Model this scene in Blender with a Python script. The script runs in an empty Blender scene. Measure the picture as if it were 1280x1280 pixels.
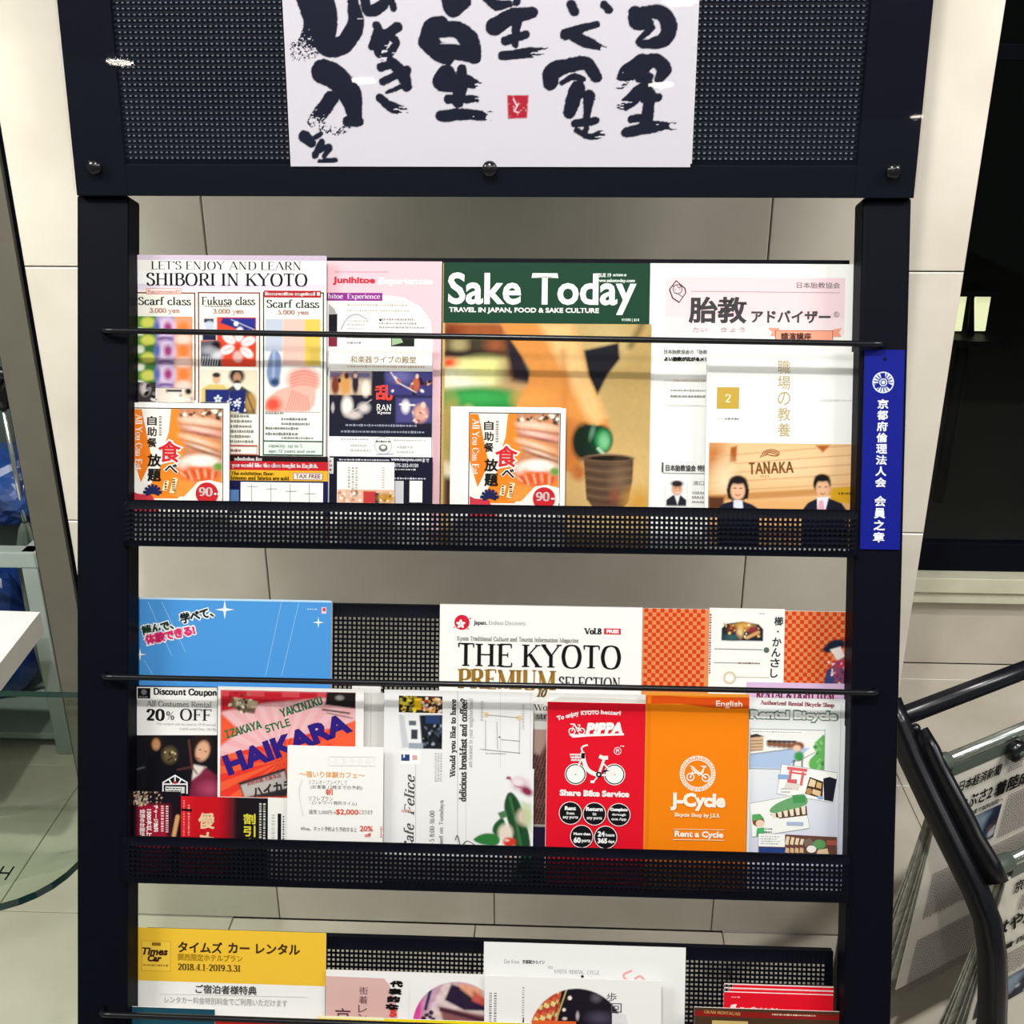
import bpy, bmesh, math, random, os
import numpy as np
from mathutils import Vector, Matrix
random.seed(4); rng = np.random.default_rng(7)
scene = bpy.context.scene
COL = scene.collection
# ---------------------------------------------------------------- camera, world, lights, exposure
F = 1380.0; CZ = 1.35
def cam_axes(p, r, yaw):
    fw = np.array([math.sin(yaw)*math.cos(p), math.cos(yaw)*math.cos(p), -math.sin(p)])
    rt = np.array([math.cos(yaw), -math.sin(yaw), 0.0]); up = np.cross(rt, fw)
    return rt*math.cos(r)+up*math.sin(r), -rt*math.sin(r)+up*math.cos(r), fw
CR, CU, CF = cam_axes(math.radians(22.69), math.radians(-0.13), math.radians(-2.49))
CAM = np.array([0, 0, CZ])
cd = bpy.data.cameras.new('camera'); cd.sensor_fit = 'HORIZONTAL'; cd.sensor_width = 36; cd.lens = 36*F/1280
cd.clip_start = .02
cam = bpy.data.objects.new('camera', cd); COL.objects.link(cam); scene.camera = cam
cam.matrix_world = Matrix(((CR[0], CU[0], -CF[0], 0), (CR[1], CU[1], -CF[1], 0), (CR[2], CU[2], -CF[2], CZ), (0, 0, 0, 1)))
W = bpy.data.worlds.new('room_light'); scene.world = W; W.use_nodes = True
W.node_tree.nodes['Background'].inputs[0].default_value = (.76, .95, .80, 1)
W.node_tree.nodes['Background'].inputs[1].default_value = .19
vs = scene.view_settings; vs.view_transform = 'Standard'; vs.look = 'None'; vs.gamma = 1; vs.use_curve_mapping = False
vs.exposure = 0.0
def light(name, kind, loc, power, col=(1, 1, 1), size=.1, target=None, size_y=None, spot=None):
    d = bpy.data.lights.new(name, kind); d.energy = power; d.color = col
    if kind == 'AREA':
        d.size = size
        if size_y: d.shape = 'RECTANGLE'; d.size_y = size_y
    elif kind == 'SPOT': d.shadow_soft_size = size; d.spot_size = math.radians(spot or 60); d.spot_blend = .6
    else: d.shadow_soft_size = size
    o = bpy.data.objects.new(name, d); COL.objects.link(o); o.location = loc
    if target is not None:
        o.rotation_euler = (Vector(target)-Vector(loc)).to_track_quat('-Z', 'Y').to_euler()
    return o
light('key_fill_spot', 'SPOT', (-.12, -.02, 2.62), 107, (1, .975, .945), .035, (-.05, .95, .45), spot=95)
light('fill_wash', 'AREA', (0, -.9, 2.66), 34, (1, .965, .94), 2.4, (0, .9, .6), size_y=.5)  # added broad soft fill for the shelves
light('fill_wash', 'AREA', (-1.75, .3, 2.66), 66, (1, .985, .94), .9, (-.9, 1.3, 0))  # added fill for the left floor and the wall behind the stand
light('fill_wash', 'AREA', (1.75, .3, 2.66), 62, (1, .97, .95), .9, (.9, 1.5, 0))  # added fill for the right side, matching the left one
light('key_fill_spot', 'SPOT', (-1.15, .6, 2.66), 150, (1, .985, .92), .05, (-1.13, 1.43, .9), spot=40).data.spot_blend = .3  # added fill spot that brightens the left wall strip and floor
light('key_fill_spot', 'SPOT', (1.0, .7, 2.66), 115, (1, .955, .935), .05, (.88, 1.6, .9), spot=40).data.spot_blend = .3  # added fill spot that brightens the right wall strip and recess

# ---------------------------------------------------------------- helpers
def lin(h):
    if isinstance(h, tuple): return h
    h = h.lstrip('#')
    if len(h) == 3: h = ''.join(c*2 for c in h)
    return tuple(((v/12.92) if v <= .04045 else ((v+.055)/1.055)**2.4) for v in (int(h[i:i+2], 16)/255 for i in (0, 2, 4)))
def mat(name, col, rough=.5, metal=0, noise=0, nscale=30, bump=0, spec=.5, coat=0, col2=None):
    m = bpy.data.materials.new(name); m.use_nodes = True; nt = m.node_tree; b = nt.nodes['Principled BSDF']
    c = lin(col); b.inputs['Base Color'].default_value = (*c, 1); b.inputs['Roughness'].default_value = rough
    b.inputs['Metallic'].default_value = metal; b.inputs['Specular IOR Level'].default_value = spec
    b.inputs['Coat Weight'].default_value = coat
    if noise or bump:
        tc = nt.nodes.new('ShaderNodeTexCoord'); nz = nt.nodes.new('ShaderNodeTexNoise'); nz.inputs['Scale'].default_value = nscale
        nz.inputs['Detail'].default_value = 6; nt.links.new(tc.outputs['Object'], nz.inputs['Vector'])
        if noise:
            r = nt.nodes.new('ShaderNodeValToRGB'); r.color_ramp.elements[0].position = .3; r.color_ramp.elements[1].position = .7
            c2 = lin(col2) if col2 else tuple(x*(1-noise) for x in c)
            r.color_ramp.elements[0].color = (*c2, 1); r.color_ramp.elements[1].color = (*c, 1)
            nt.links.new(nz.outputs['Fac'], r.inputs[0]); nt.links.new(r.outputs[0], b.inputs['Base Color'])
        if bump:
            bp = nt.nodes.new('ShaderNodeBump'); bp.inputs['Strength'].default_value = bump; bp.inputs['Distance'].default_value = .002
            nt.links.new(nz.outputs['Fac'], bp.inputs['Height']); nt.links.new(bp.outputs[0], b.inputs['Normal'])
    return m
def glassy(name, tint, gloss=1.45, rough=.02):
    m = bpy.data.materials.new(name); m.use_nodes = True; nt = m.node_tree; nt.nodes.clear()
    o = nt.nodes.new('ShaderNodeOutputMaterial'); mx = nt.nodes.new('ShaderNodeMixShader'); t = nt.nodes.new('ShaderNodeBsdfTransparent')
    g = nt.nodes.new('ShaderNodeBsdfGlossy'); fr = nt.nodes.new('ShaderNodeFresnel'); fr.inputs[0].default_value = gloss
    ge = nt.nodes.new('ShaderNodeNewGeometry'); iv = nt.nodes.new('ShaderNodeMath'); iv.operation = 'SUBTRACT'; iv.inputs[0].default_value = 1
    ml = nt.nodes.new('ShaderNodeMath'); ml.operation = 'MULTIPLY'; nt.links.new(ge.outputs['Backfacing'], iv.inputs[1]); nt.links.new(iv.outputs[0], ml.inputs[1]); nt.links.new(fr.outputs[0], ml.inputs[0])
    t.inputs[0].default_value = (*tint, 1); g.inputs['Roughness'].default_value = rough
    nt.links.new(ml.outputs[0], mx.inputs[0]); nt.links.new(t.outputs[0], mx.inputs[1]); nt.links.new(g.outputs[0], mx.inputs[2])
    nt.links.new(mx.outputs[0], o.inputs[0]); return m
def emis(name, col, s):
    m = bpy.data.materials.new(name); m.use_nodes = True; b = m.node_tree.nodes['Principled BSDF']
    b.inputs['Base Color'].default_value = (*lin(col), 1); b.inputs['Emission Color'].default_value = (*lin(col), 1)
    b.inputs['Emission Strength'].default_value = s; return m
def printmat():
    m = bpy.data.materials.new('printed_paper'); m.use_nodes = True; nt = m.node_tree; b = nt.nodes['Principled BSDF']
    a = nt.nodes.new('ShaderNodeAttribute'); a.attribute_name = 'ink'; nt.links.new(a.outputs['Color'], b.inputs['Base Color'])
    b.inputs['Roughness'].default_value = .5; b.inputs['Specular IOR Level'].default_value = .1; return m
M = dict(
    black=mat('black_powder_coat', (.003, .0036, .0072), .5, noise=.15, nscale=300, bump=.05, spec=.05),
    navy=mat('navy_black_enamel', (.0042, .0046, .0105), .45, noise=.1, nscale=200, spec=.06),
    back=mat('grey_backing_sheet', (.26, .30, .33), .7, noise=.25, nscale=9),
    acrylic=glassy('clear_acrylic', (.97, .975, .985), 1.35),
    rod=mat('black_satin_rod', (.006, .0065, .009), .25, spec=.35),
    screw=mat('black_screw', (.006, .006, .008), .2),
    tile=mat('cream_marble_tile', '#d3cdc0', .35, noise=.1, nscale=7, col2='#c4bdae'),
    grout=mat('grey_grout', '#8f8878', .9, noise=.3, nscale=60),
    ftile=mat('beige_floor_tile', '#c6bfb2', .22, noise=.15, nscale=5, col2='#b3ab9c'),
    white=mat('white_paper', (.80, .80, .79), .55, noise=.03, nscale=12),
    frame=mat('warm_grey_metal', '#5d5a50', .4, noise=.1, nscale=20),
    greyp=mat('grey_painted_steel', '#8e9a94', .4, noise=.1, nscale=30),
    ink=printmat(),
    chrome=mat('brushed_aluminium', '#b9c0bb', .22, .9, noise=.15, nscale=80),
    cap=mat('grey_green_plastic', '#4c564e', .45, noise=.1, nscale=40),
    bluep=mat('translucent_blue_plastic', '#1c3f7a', .3, noise=.5, nscale=12, col2='#0c1f55'),
    sill=mat('anodised_sill', '#c9c9b2', .35, noise=.1, nscale=25),
    dark=mat('night_darkness', (.0012, .0013, .0018), .9, noise=.4, nscale=6),
    tglass=glassy('green_tinted_glass', (.86, .91, .86), 1.4),
    tedge=mat('dark_green_glass_edge', '#173a38', .15),
    vinyl=glassy('clear_vinyl', (.93, .95, .93), 1.6, .18),
    pane=glassy('window_glass', (.9, .93, .92), 1.3),
    news=mat('newsprint', '#d4cfc3', .8, noise=.08, nscale=30),
    newsd=mat('newsprint_edge', '#c2c0b0', .9, noise=.35, nscale=90, col2='#8d9186'),
    emit=emis('lamp_glow', '#fff6e8', 60), lantern=emis('paper_lantern_glow', '#f2efbe', 1.0), ceil=mat('white_ceiling', '#9a9a94', .9, noise=.05),
)
def link(o, parent=None):
    COL.objects.link(o)
    if parent: o.parent = parent
    return o
def props(o, label=None, cat=None, group=None, kind=None):
    for k, v in (('label', label), ('category', cat), ('group', group), ('kind', kind)):
        if v: o[k] = v
    return o
def mesh(name, V, Fs, m, parent=None, smooth=False):
    me = bpy.data.meshes.new(name); me.from_pydata([tuple(map(float, v)) for v in V], [], Fs); me.materials.append(m)
    if smooth: me.polygons.foreach_set('use_smooth', [True]*len(me.polygons))
    me.update(); return link(bpy.data.objects.new(name, me), parent)
def empty(name, loc, R=None):
    o = bpy.data.objects.new(name, None); o.empty_display_size = .05; COL.objects.link(o)
    Mx = Matrix.Identity(4)
    if R is not None:
        for i in range(3):
            for j in range(3): Mx[i][j] = float(R[i][j])
    for i in range(3): Mx[i][3] = float(loc[i])
    o.matrix_world = Mx; return o
def box_vf(x0, y0, z0, x1, y1, z1):
    return [(x0, y0, z0), (x1, y0, z0), (x1, y1, z0), (x0, y1, z0), (x0, y0, z1), (x1, y0, z1), (x1, y1, z1), (x0, y1, z1)], \
           [(0, 3, 2, 1), (4, 5, 6, 7), (0, 1, 5, 4), (1, 2, 6, 5), (2, 3, 7, 6), (3, 0, 4, 7)]
def bevbox(name, b, m, parent=None, r=.0015, seg=2):
    bm = bmesh.new(); v, f = box_vf(*b); vv = [bm.verts.new(p) for p in v]
    for q in f: bm.faces.new([vv[i] for i in q])
    if r: bmesh.ops.bevel(bm, geom=bm.edges[:], offset=r, segments=seg, affect='EDGES', profile=.5)
    bmesh.ops.recalc_face_normals(bm, faces=bm.faces[:])
    me = bpy.data.meshes.new(name); bm.to_mesh(me); bm.free(); me.materials.append(m)
    return link(bpy.data.objects.new(name, me), parent)
def extrude_poly(name, pts, n0, n1, m, parent=None, axis=None):
    k = len(pts); V = [(x, y, n0) for x, y in pts]+[(x, y, n1) for x, y in pts]
    Fs = [tuple(range(k-1, -1, -1)), tuple(range(k, 2*k))]+[(i, (i+1) % k, k+(i+1) % k, k+i) for i in range(k)]
    return mesh(name, V, Fs, m, parent)
def tube(name, pts, r, m, parent=None, seg=12, caps=True):
    P = [Vector(p) for p in pts]; V = []; Fs = []
    rs = r if isinstance(r, (list, tuple)) else [r]*len(P)
    up = None
    for i, p in enumerate(P):
        d = (P[min(i+1, len(P)-1)]-P[max(i-1, 0)]).normalized()
        if up is None: up = d.orthogonal().normalized()
        up = (up-d*up.dot(d)).normalized(); s = d.cross(up)
        for k in range(seg):
            a = 2*math.pi*k/seg; V.append(p+(up*math.cos(a)+s*math.sin(a))*rs[i])
    for i in range(len(P)-1):
        for k in range(seg): Fs.append((i*seg+k, i*seg+(k+1) % seg, (i+1)*seg+(k+1) % seg, (i+1)*seg+k))
    if caps: Fs.append(tuple(range(seg-1, -1, -1))); Fs.append(tuple(range((len(P)-1)*seg, len(P)*seg)))
    return mesh(name, V, Fs, m, parent, True)
def sphere(name, c, r, m, parent=None, sc=(1, 1, 1)):
    bm = bmesh.new(); bmesh.ops.create_uvsphere(bm, u_segments=20, v_segments=12, radius=r)
    for v in bm.verts: v.co = Vector((v.co.x*sc[0]+c[0], v.co.y*sc[1]+c[1], v.co.z*sc[2]+c[2]))
    for f in bm.faces: f.smooth = True
    me = bpy.data.meshes.new(name); bm.to_mesh(me); bm.free(); me.materials.append(m)
    return link(bpy.data.objects.new(name, me), parent)

# a flat reference plane of the real place; uv() says where on it a line of sight lands, so sizes can be read off the photograph
class Plane:
    def __init__(s, O, U, V):
        s.O = np.array(O, float); s.U = np.array(U, float)/np.linalg.norm(U); s.V = np.array(V, float)/np.linalg.norm(V)
        s.N = np.cross(s.U, s.V); s.R = np.stack([s.U, s.V, s.N], 1)
    def uv(s, x, y, n=0.0):
        x = np.asarray(x, float); y = np.asarray(y, float)
        d = CF+((x-640)/F)[..., None]*CR-((y-640)/F)[..., None]*CU
        t = ((s.O+s.N*n-CAM)@s.N)/(d@s.N); P = CAM+d*t[..., None]-s.O
        return P@s.U, P@s.V
    def P(s, u, v, n=0.0): return s.O+s.U*u+s.V*v+s.N*n
LEAN = math.radians(20.76)
RK = Plane((0, 1.05, .93), (1, 0, 0), (0, math.sin(LEAN), math.cos(LEAN)))
u_, v_ = RK.uv(618, 250); HL = math.radians(6.5)
HD = Plane(RK.P(0, float(v_), .012), (1, 0, 0), (0, math.sin(HL), math.cos(HL)))
PIL = 1.435
WP = Plane((0, PIL, 0), (1, 0, 0), (0, 0, 1))
RW = Plane((0, 2.33, 0), (1, 0, 0), (0, 0, 1))
def ground(x, y, z=0.0):
    d = CF+((x-640)/F)*CR-((y-640)/F)*CU; t = (z-CAM[2])/d[2]; return CAM+d*t

# ---------------------------------------------------------------- lettering
FONTS = {}
def fnt(k):
    if k not in FONTS:
        FONTS[k] = None
        try:
            fn = {'m': 'DejaVuSansMono.woff2', 'i': 'Inter.woff2'}.get(k)
            if fn: FONTS[k] = bpy.data.fonts.load(os.path.join(bpy.utils.system_resource('DATAFILES', path='fonts'), fn))
        except Exception: pass
    return FONTS[k]
TC = {}
def fatten(V, Fs, d):
    """grow filled letters outward by d along their outline (bold type)"""
    E = {}
    for f in Fs:
        a = sum(V[f[i]][0]*V[f[(i+1) % len(f)]][1]-V[f[(i+1) % len(f)]][0]*V[f[i]][1] for i in range(len(f)))
        g = f if a > 0 else f[::-1]
        for i in range(len(g)):
            p, q = g[i], g[(i+1) % len(g)]
            if (q, p) in E: del E[(q, p)]
            else: E[(p, q)] = 1
    A = {}
    for (p, q) in E:
        t = V[q]-V[p]; L = math.hypot(*t)
        if L < 1e-9: continue
        n = (t[1]/L, -t[0]/L); A.setdefault(p, []).append(n); A.setdefault(q, []).append(n)
    W_ = V.copy()
    for k, ns in A.items():
        sx_ = sum(n[0] for n in ns); sy_ = sum(n[1] for n in ns); L = math.hypot(sx_, sy_)
        if L < 1e-6: continue
        ux, uy = sx_/L, sy_/L; c_ = max(.55, min(ux*n[0]+uy*n[1] for n in ns)); W_[k] = (V[k][0]+ux*d/c_, V[k][1]+uy*d/c_)
    return W_
def glyphs(s, font='g'):
    key = (s, font)
    if key in TC: return TC[key]
    if font == 's': r = serif_text(s)
    elif font == 'S': r = serif_text(s, .20, .05)
    elif font == 'r': r = serif_text(s, .15, .13, False)
    else:
        cu = bpy.data.curves.new('t', 'FONT'); cu.body = s; cu.resolution_u = 3; cu.fill_mode = 'FRONT'
        if fnt(font): cu.font = fnt(font)
        o = bpy.data.objects.new('t', cu); me = o.to_mesh()
        V = np.zeros(len(me.vertices)*3); me.vertices.foreach_get('co', V)
        Fs = [tuple(p.vertices) for p in me.polygons]; r = (V.reshape(-1, 3)[:, :2].copy(), Fs)
        o.to_mesh_clear(); bpy.data.objects.remove(o); bpy.data.curves.remove(cu)
    TC[key] = r; return r
# a pen-drawn roman alphabet: k thick, t thin, K/T the same without serifs, h thin bar, e thin bar with a tick, c curve whose weight follows direction
G = {
'A': (.86, 't .1,0 .43,1|k .43,1 .78,0|h .22,.34 .64,.34'), 'B': (.7, 'k .18,0 .18,1|c .18,1 .42,1 .56,.88 .56,.66 .4,.53 .18,.53|c .36,.53 .52,.5 .64,.34 .6,.12 .44,0 .18,0'),
'C': (.76, 'c .68,.78 .6,.95 .4,1.01 .18,.86 .1,.5 .18,.14 .4,-.01 .6,.06 .7,.24|T .68,.74 .68,.98'), 'D': (.82, 'k .18,0 .18,1|c .18,1 .46,1 .68,.84 .74,.5 .68,.16 .46,0 .18,0'),
'E': (.68, 'k .18,0 .18,1|e .18,1 .6,1|e .18,0 .62,0|e .18,.52 .46,.52'), 'F': (.64, 'k .18,0 .18,1|e .18,1 .6,1|e .18,.5 .46,.5'),
'G': (.8, 'c .68,.78 .6,.95 .4,1.01 .18,.86 .1,.5 .18,.14 .4,-.01 .58,.03 .68,.12|K .68,.42 .68,.04|h .54,.42 .78,.42|T .68,.74 .68,.98'), 'H': (.86, 'k .18,0 .18,1|k .68,0 .68,1|h .18,.52 .68,.52'),
'I': (.36, 'k .18,0 .18,1'), 'J': (.44, 'k .28,.1 .28,1|c .28,.2 .24,-.04 .08,-.14 .02,-.06'), 'K': (.8, 'k .18,0 .18,1|t .66,1 .2,.42|k .34,.58 .7,0'),
'L': (.64, 'k .18,0 .18,1|e .18,0 .58,0'), 'M': (1.0, 't .16,0 .16,1|K .16,1 .5,.02|T .5,.02 .84,1|k .84,0 .84,1'), 'N': (.86, 't .17,0 .17,1|K .17,1 .68,0|T .68,0 .68,1|h .58,1 .78,1|h .08,1 .2,1'),
'O': (.86, 'c .43,1.01 .2,.9 .1,.5 .2,.1 .43,-.01 .66,.1 .76,.5 .66,.9 .43,1.01'), 'P': (.68, 'k .18,0 .18,1|c .18,1 .44,1 .6,.88 .6,.6 .44,.47 .18,.47'),
'Q': (.86, 'c .43,1.01 .2,.9 .1,.5 .2,.1 .43,-.01 .66,.1 .76,.5 .66,.9 .43,1.01|K .42,.12 .74,-.16'), 'R': (.76, 'k .18,0 .18,1|c .18,1 .44,1 .58,.88 .58,.64 .44,.52 .18,.52|k .38,.52 .68,0'),
'S': (.6, 'c .5,.8 .42,.98 .24,1 .12,.86 .14,.68 .34,.54 .5,.38 .52,.16 .38,0 .2,.01 .1,.18|T .5,.76 .5,.98|T .1,.02 .1,.24'), 'T': (.72, 'k .36,0 .36,1|e .36,1 .66,1|e .36,1 .06,1'),
'U': (.82, 'K .18,.3 .18,1|h .08,1 .28,1|c .18,.3 .24,.04 .42,-.01 .6,.04 .66,.3|T .66,.3 .66,1|h .56,1 .76,1'), 'V': (.82, 'k .1,1 .42,0|t .42,0 .74,1'),
'W': (1.1, 'k .1,1 .36,0|t .36,0 .56,1|k .56,1 .8,0|t .8,0 1.02,1'), 'X': (.8, 'k .12,1 .68,0|t .66,1 .12,0'), 'Y': (.8, 'K .08,1 .4,.5|T .4,.5 .72,1|k .4,0 .4,.5|h .0,1 .2,1|h .62,1 .82,1'), 'Z': (.7, 'K .6,1 .1,0|e .6,1 .1,1|e .1,0 .62,0'),
'a': (.56, 'c .12,.52 .2,.66 .36,.64 .42,.48|K .42,.5 .42,.04|h .42,.02 .54,.02|c .42,.4 .2,.34 .1,.16 .2,.0 .34,.04 .42,.16'), 'b': (.62, 'K .16,0 .16,1.04|h .06,1.03 .16,1.03|c .16,.5 .34,.66 .52,.5 .52,.14 .34,-.01 .16,.1'),
'c': (.52, 'c .44,.52 .34,.66 .18,.58 .1,.33 .18,.06 .34,-.01 .46,.14'), 'd': (.64, 'K .46,0 .46,1.04|h .34,1.03 .46,1.03|h .46,.02 .58,.02|c .46,.5 .3,.66 .12,.5 .12,.14 .3,-.01 .46,.1'),
'e': (.54, 'h .12,.36 .46,.36|c .46,.36 .42,.62 .28,.66 .12,.5 .1,.26 .2,.04 .34,-.01 .47,.12'), 'f': (.38, 'k .18,0 .18,.84|c .18,.8 .22,1.0 .34,1.04 .42,.96|h .06,.62 .34,.62'),
'g': (.58, 'c .3,.66 .14,.58 .12,.38 .28,.26 .44,.36 .44,.56 .3,.66|c .2,.26 .14,.14 .3,.08 .48,.02 .46,-.2 .24,-.28 .08,-.16 .2,.02|h .44,.6 .56,.64'), 'h': (.66, 'k .16,0 .16,1.04|c .16,.46 .3,.66 .46,.6 .5,.4|k .5,0 .5,.42'),
'i': (.32, 'k .16,0 .16,.64|K .16,.84 .16,.96'), 'j': (.32, 'K .18,-.1 .18,.64|c .18,-.08 .12,-.28 .0,-.24|K .18,.84 .18,.96'), 'k': (.62, 'k .16,0 .16,1.04|t .5,.64 .18,.28|k .3,.4 .54,0'), 'l': (.32, 'k .16,0 .16,1.04'),
'm': (.98, 'k .16,0 .16,.64|c .16,.46 .3,.66 .44,.58 .48,.4|k .48,0 .48,.42|c .48,.46 .62,.66 .76,.58 .8,.4|k .8,0 .8,.42'), 'n': (.66, 'k .16,0 .16,.64|c .16,.46 .3,.66 .46,.6 .5,.4|k .5,0 .5,.42'),
'o': (.58, 'c .29,.66 .14,.58 .09,.33 .14,.08 .29,-.01 .44,.08 .49,.33 .44,.58 .29,.66'), 'p': (.62, 'k .16,-.3 .16,.64|c .16,.52 .34,.66 .52,.5 .52,.14 .34,-.01 .16,.1'), 'q': (.62, 'k .46,-.3 .46,.64|c .46,.52 .3,.66 .12,.5 .12,.14 .3,-.01 .46,.1'),
'r': (.46, 'k .16,0 .16,.64|c .16,.44 .26,.64 .38,.66 .42,.56'), 's': (.46, 'c .38,.54 .3,.66 .16,.64 .12,.5 .24,.36 .38,.26 .4,.1 .26,-.01 .12,.04 .08,.16'), 't': (.4, 'K .18,.1 .18,.86|c .18,.14 .24,-.01 .38,.08|h .06,.62 .36,.62'),
'u': (.66, 'K .16,.2 .16,.64|c .16,.2 .24,-.01 .4,.02 .5,.16|K .5,0 .5,.64|h .06,.64 .18,.64|h .5,.02 .6,.02'), 'v': (.6, 'k .1,.64 .3,0|t .3,0 .5,.64'), 'w': (.86, 'k .1,.64 .28,0|t .28,0 .42,.64|k .42,.64 .6,0|t .6,0 .76,.64'),
'x': (.6, 'k .12,.64 .48,0|t .48,.64 .12,0'), 'y': (.6, 'k .1,.64 .3,.02|t .5,.64 .26,-.16|c .26,-.16 .18,-.3 .06,-.26'), 'z': (.52, 'K .42,.64 .1,0|h .42,.64 .1,.64|h .1,0 .44,0'),
'0': (.6, 'c .3,1.01 .14,.86 .1,.5 .14,.14 .3,-.01 .46,.14 .5,.5 .46,.86 .3,1.01'), '1': (.42, 'k .22,0 .22,1|T .22,1 .1,.88'), '2': (.6, 'c .12,.76 .2,.98 .38,.98 .48,.8 .4,.5 .12,.04|K .12,.04 .5,.04'),
'3': (.56, 'c .1,.84 .22,1 .4,.92 .42,.68 .24,.54|c .24,.54 .44,.46 .48,.2 .32,-.01 .12,.06 .08,.18'), '4': (.6, 'k .4,0 .4,1|T .4,1 .06,.28|h .06,.28 .54,.28'), '5': (.56, 'c .14,.56 .34,.62 .48,.44 .46,.16 .28,-.01 .1,.1|T .14,.56 .16,1|K .16,.97 .46,.97'),
'6': (.58, 'c .46,.92 .28,.94 .12,.6 .12,.2 .28,-.01 .46,.14 .46,.46 .28,.58 .13,.42'), '7': (.54, 'K .08,.97 .48,.97|K .48,.97 .22,0'), '8': (.56, 'c .28,.54 .12,.7 .16,.92 .28,1 .4,.92 .44,.7 .28,.54 .1,.34 .12,.1 .28,-.01 .44,.1 .46,.34 .28,.54'), '9': (.58, 'c .12,.08 .3,.06 .46,.4 .46,.8 .3,1.01 .12,.86 .12,.54 .3,.42 .45,.58'),
'.': (.26, 'K .13,.0 .13,.1'), ',': (.26, 'K .14,.08 .14,0|T .14,0 .08,-.16'), "'": (.2, 'K .1,1 .1,.8'), '-': (.4, 'h .08,.34 .32,.34'), '%': (.9, 'c .2,1 .08,.86 .08,.64 .2,.5 .32,.64 .32,.86 .2,1|T .14,0 .74,1|c .68,.5 .56,.36 .56,.14 .68,0 .8,.14 .8,.36 .68,.5'),
'!': (.3, 'K .15,1 .15,.3|K .15,.0 .15,.12'), '?': (.5, 'c .08,.8 .2,1 .38,.9 .38,.68 .22,.5 .22,.3|K .22,.0 .22,.12'), ':': (.26, 'K .13,.0 .13,.1|K .13,.5 .13,.6'), '&': (.8, 'c .7,.4 .5,.04 .26,-.01 .1,.2 .2,.44 .42,.64 .44,.88 .3,1 .18,.84 .3,.54 .5,.26 .74,0'),
}
def smooth_pts(P, n=5):
    P = np.array(P, float); k = len(P); closed = np.allclose(P[0], P[-1]); out = []
    for i in range(k-1):
        p0 = P[i-1] if i > 0 else (P[-2] if closed else 2*P[0]-P[1]); p1 = P[i]; p2 = P[i+1]
        p3 = P[i+2] if i+2 < k else (P[1] if closed else 2*P[-1]-P[-2])
        for j in range(n):
            t = j/n; out.append(.5*((2*p1)+(-p0+p2)*t+(2*p0-5*p1+4*p2-p3)*t*t+(-p0+3*p1-3*p2+p3)*t**3))
    out.append(P[-1]); return np.array(out)
def serif_text(s, thick=.135, thin=.05, serifs=True):
    V = []; Fs = []; x = 0
    def quad(a, b, c, d):
        k = len(V); V.extend([a, b, c, d]); Fs.append((k, k+1, k+2, k+3))
    for ch in s:
        if ch == ' ': x += .34; continue
        w, st = G.get(ch, G['-'])
        for part in st.split('|'):
            kd, *pp = part.split(); P = np.array([[float(q) for q in p.split(',')] for p in pp])+[x, 0]
            if kd == 'c':
                Q = smooth_pts(P); D = np.gradient(Q, axis=0); L = np.hypot(D[:, 0], D[:, 1])+1e-9
                wd = thin+(thick*1.05-thin)*(np.abs(D[:, 1])/L)**1.6; nn = np.stack([-D[:, 1]/L, D[:, 0]/L], 1)
                A = Q+nn*wd[:, None]/2; B = Q-nn*wd[:, None]/2
                for i in range(len(Q)-1): quad(A[i], A[i+1], B[i+1], B[i])
                continue
            a, b = P[0], P[1]; d = b-a; L = np.hypot(*d)+1e-9; vert = abs(d[1])/L
            wd = thick if kd in 'kK' else thin
            if vert > .5: h = np.array([wd/2/max(vert, .6), 0])
            else: h = np.array([-d[1], d[0]])/L*wd/2
            quad(a+h, b+h, b-h, a-h)
            if not serifs: continue
            if kd in 'kt':
                for p in (a, b):
                    if min(abs(p[1]-q) for q in (0, 1, .64, 1.04, -.3)) < .02:
                        e = thin*.9; sw = wd/2+.075
                        if kd == 'k' and p is a and False: pass
                        yy = p[1] if p[1] < .05 else p[1]-e
                        quad(np.array([p[0]-sw, yy]), np.array([p[0]+sw, yy]), np.array([p[0]+sw, yy+e]), np.array([p[0]-sw, yy+e]))
            if kd == 'e':
                sg = -1 if b[1] > .9 else 1; hh = .17
                if .2 < b[1] < .8: quad(b+[0, .1], b+[.03, .1], b+[.03, -.1], b+[0, -.1])
                else: quad(b+[-.02, 0], b+[.035, 0], b+[.035, sg*hh], b+[0, sg*hh])
        x += w
    return np.array(V) if V else np.zeros((0, 2)), Fs

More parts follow.
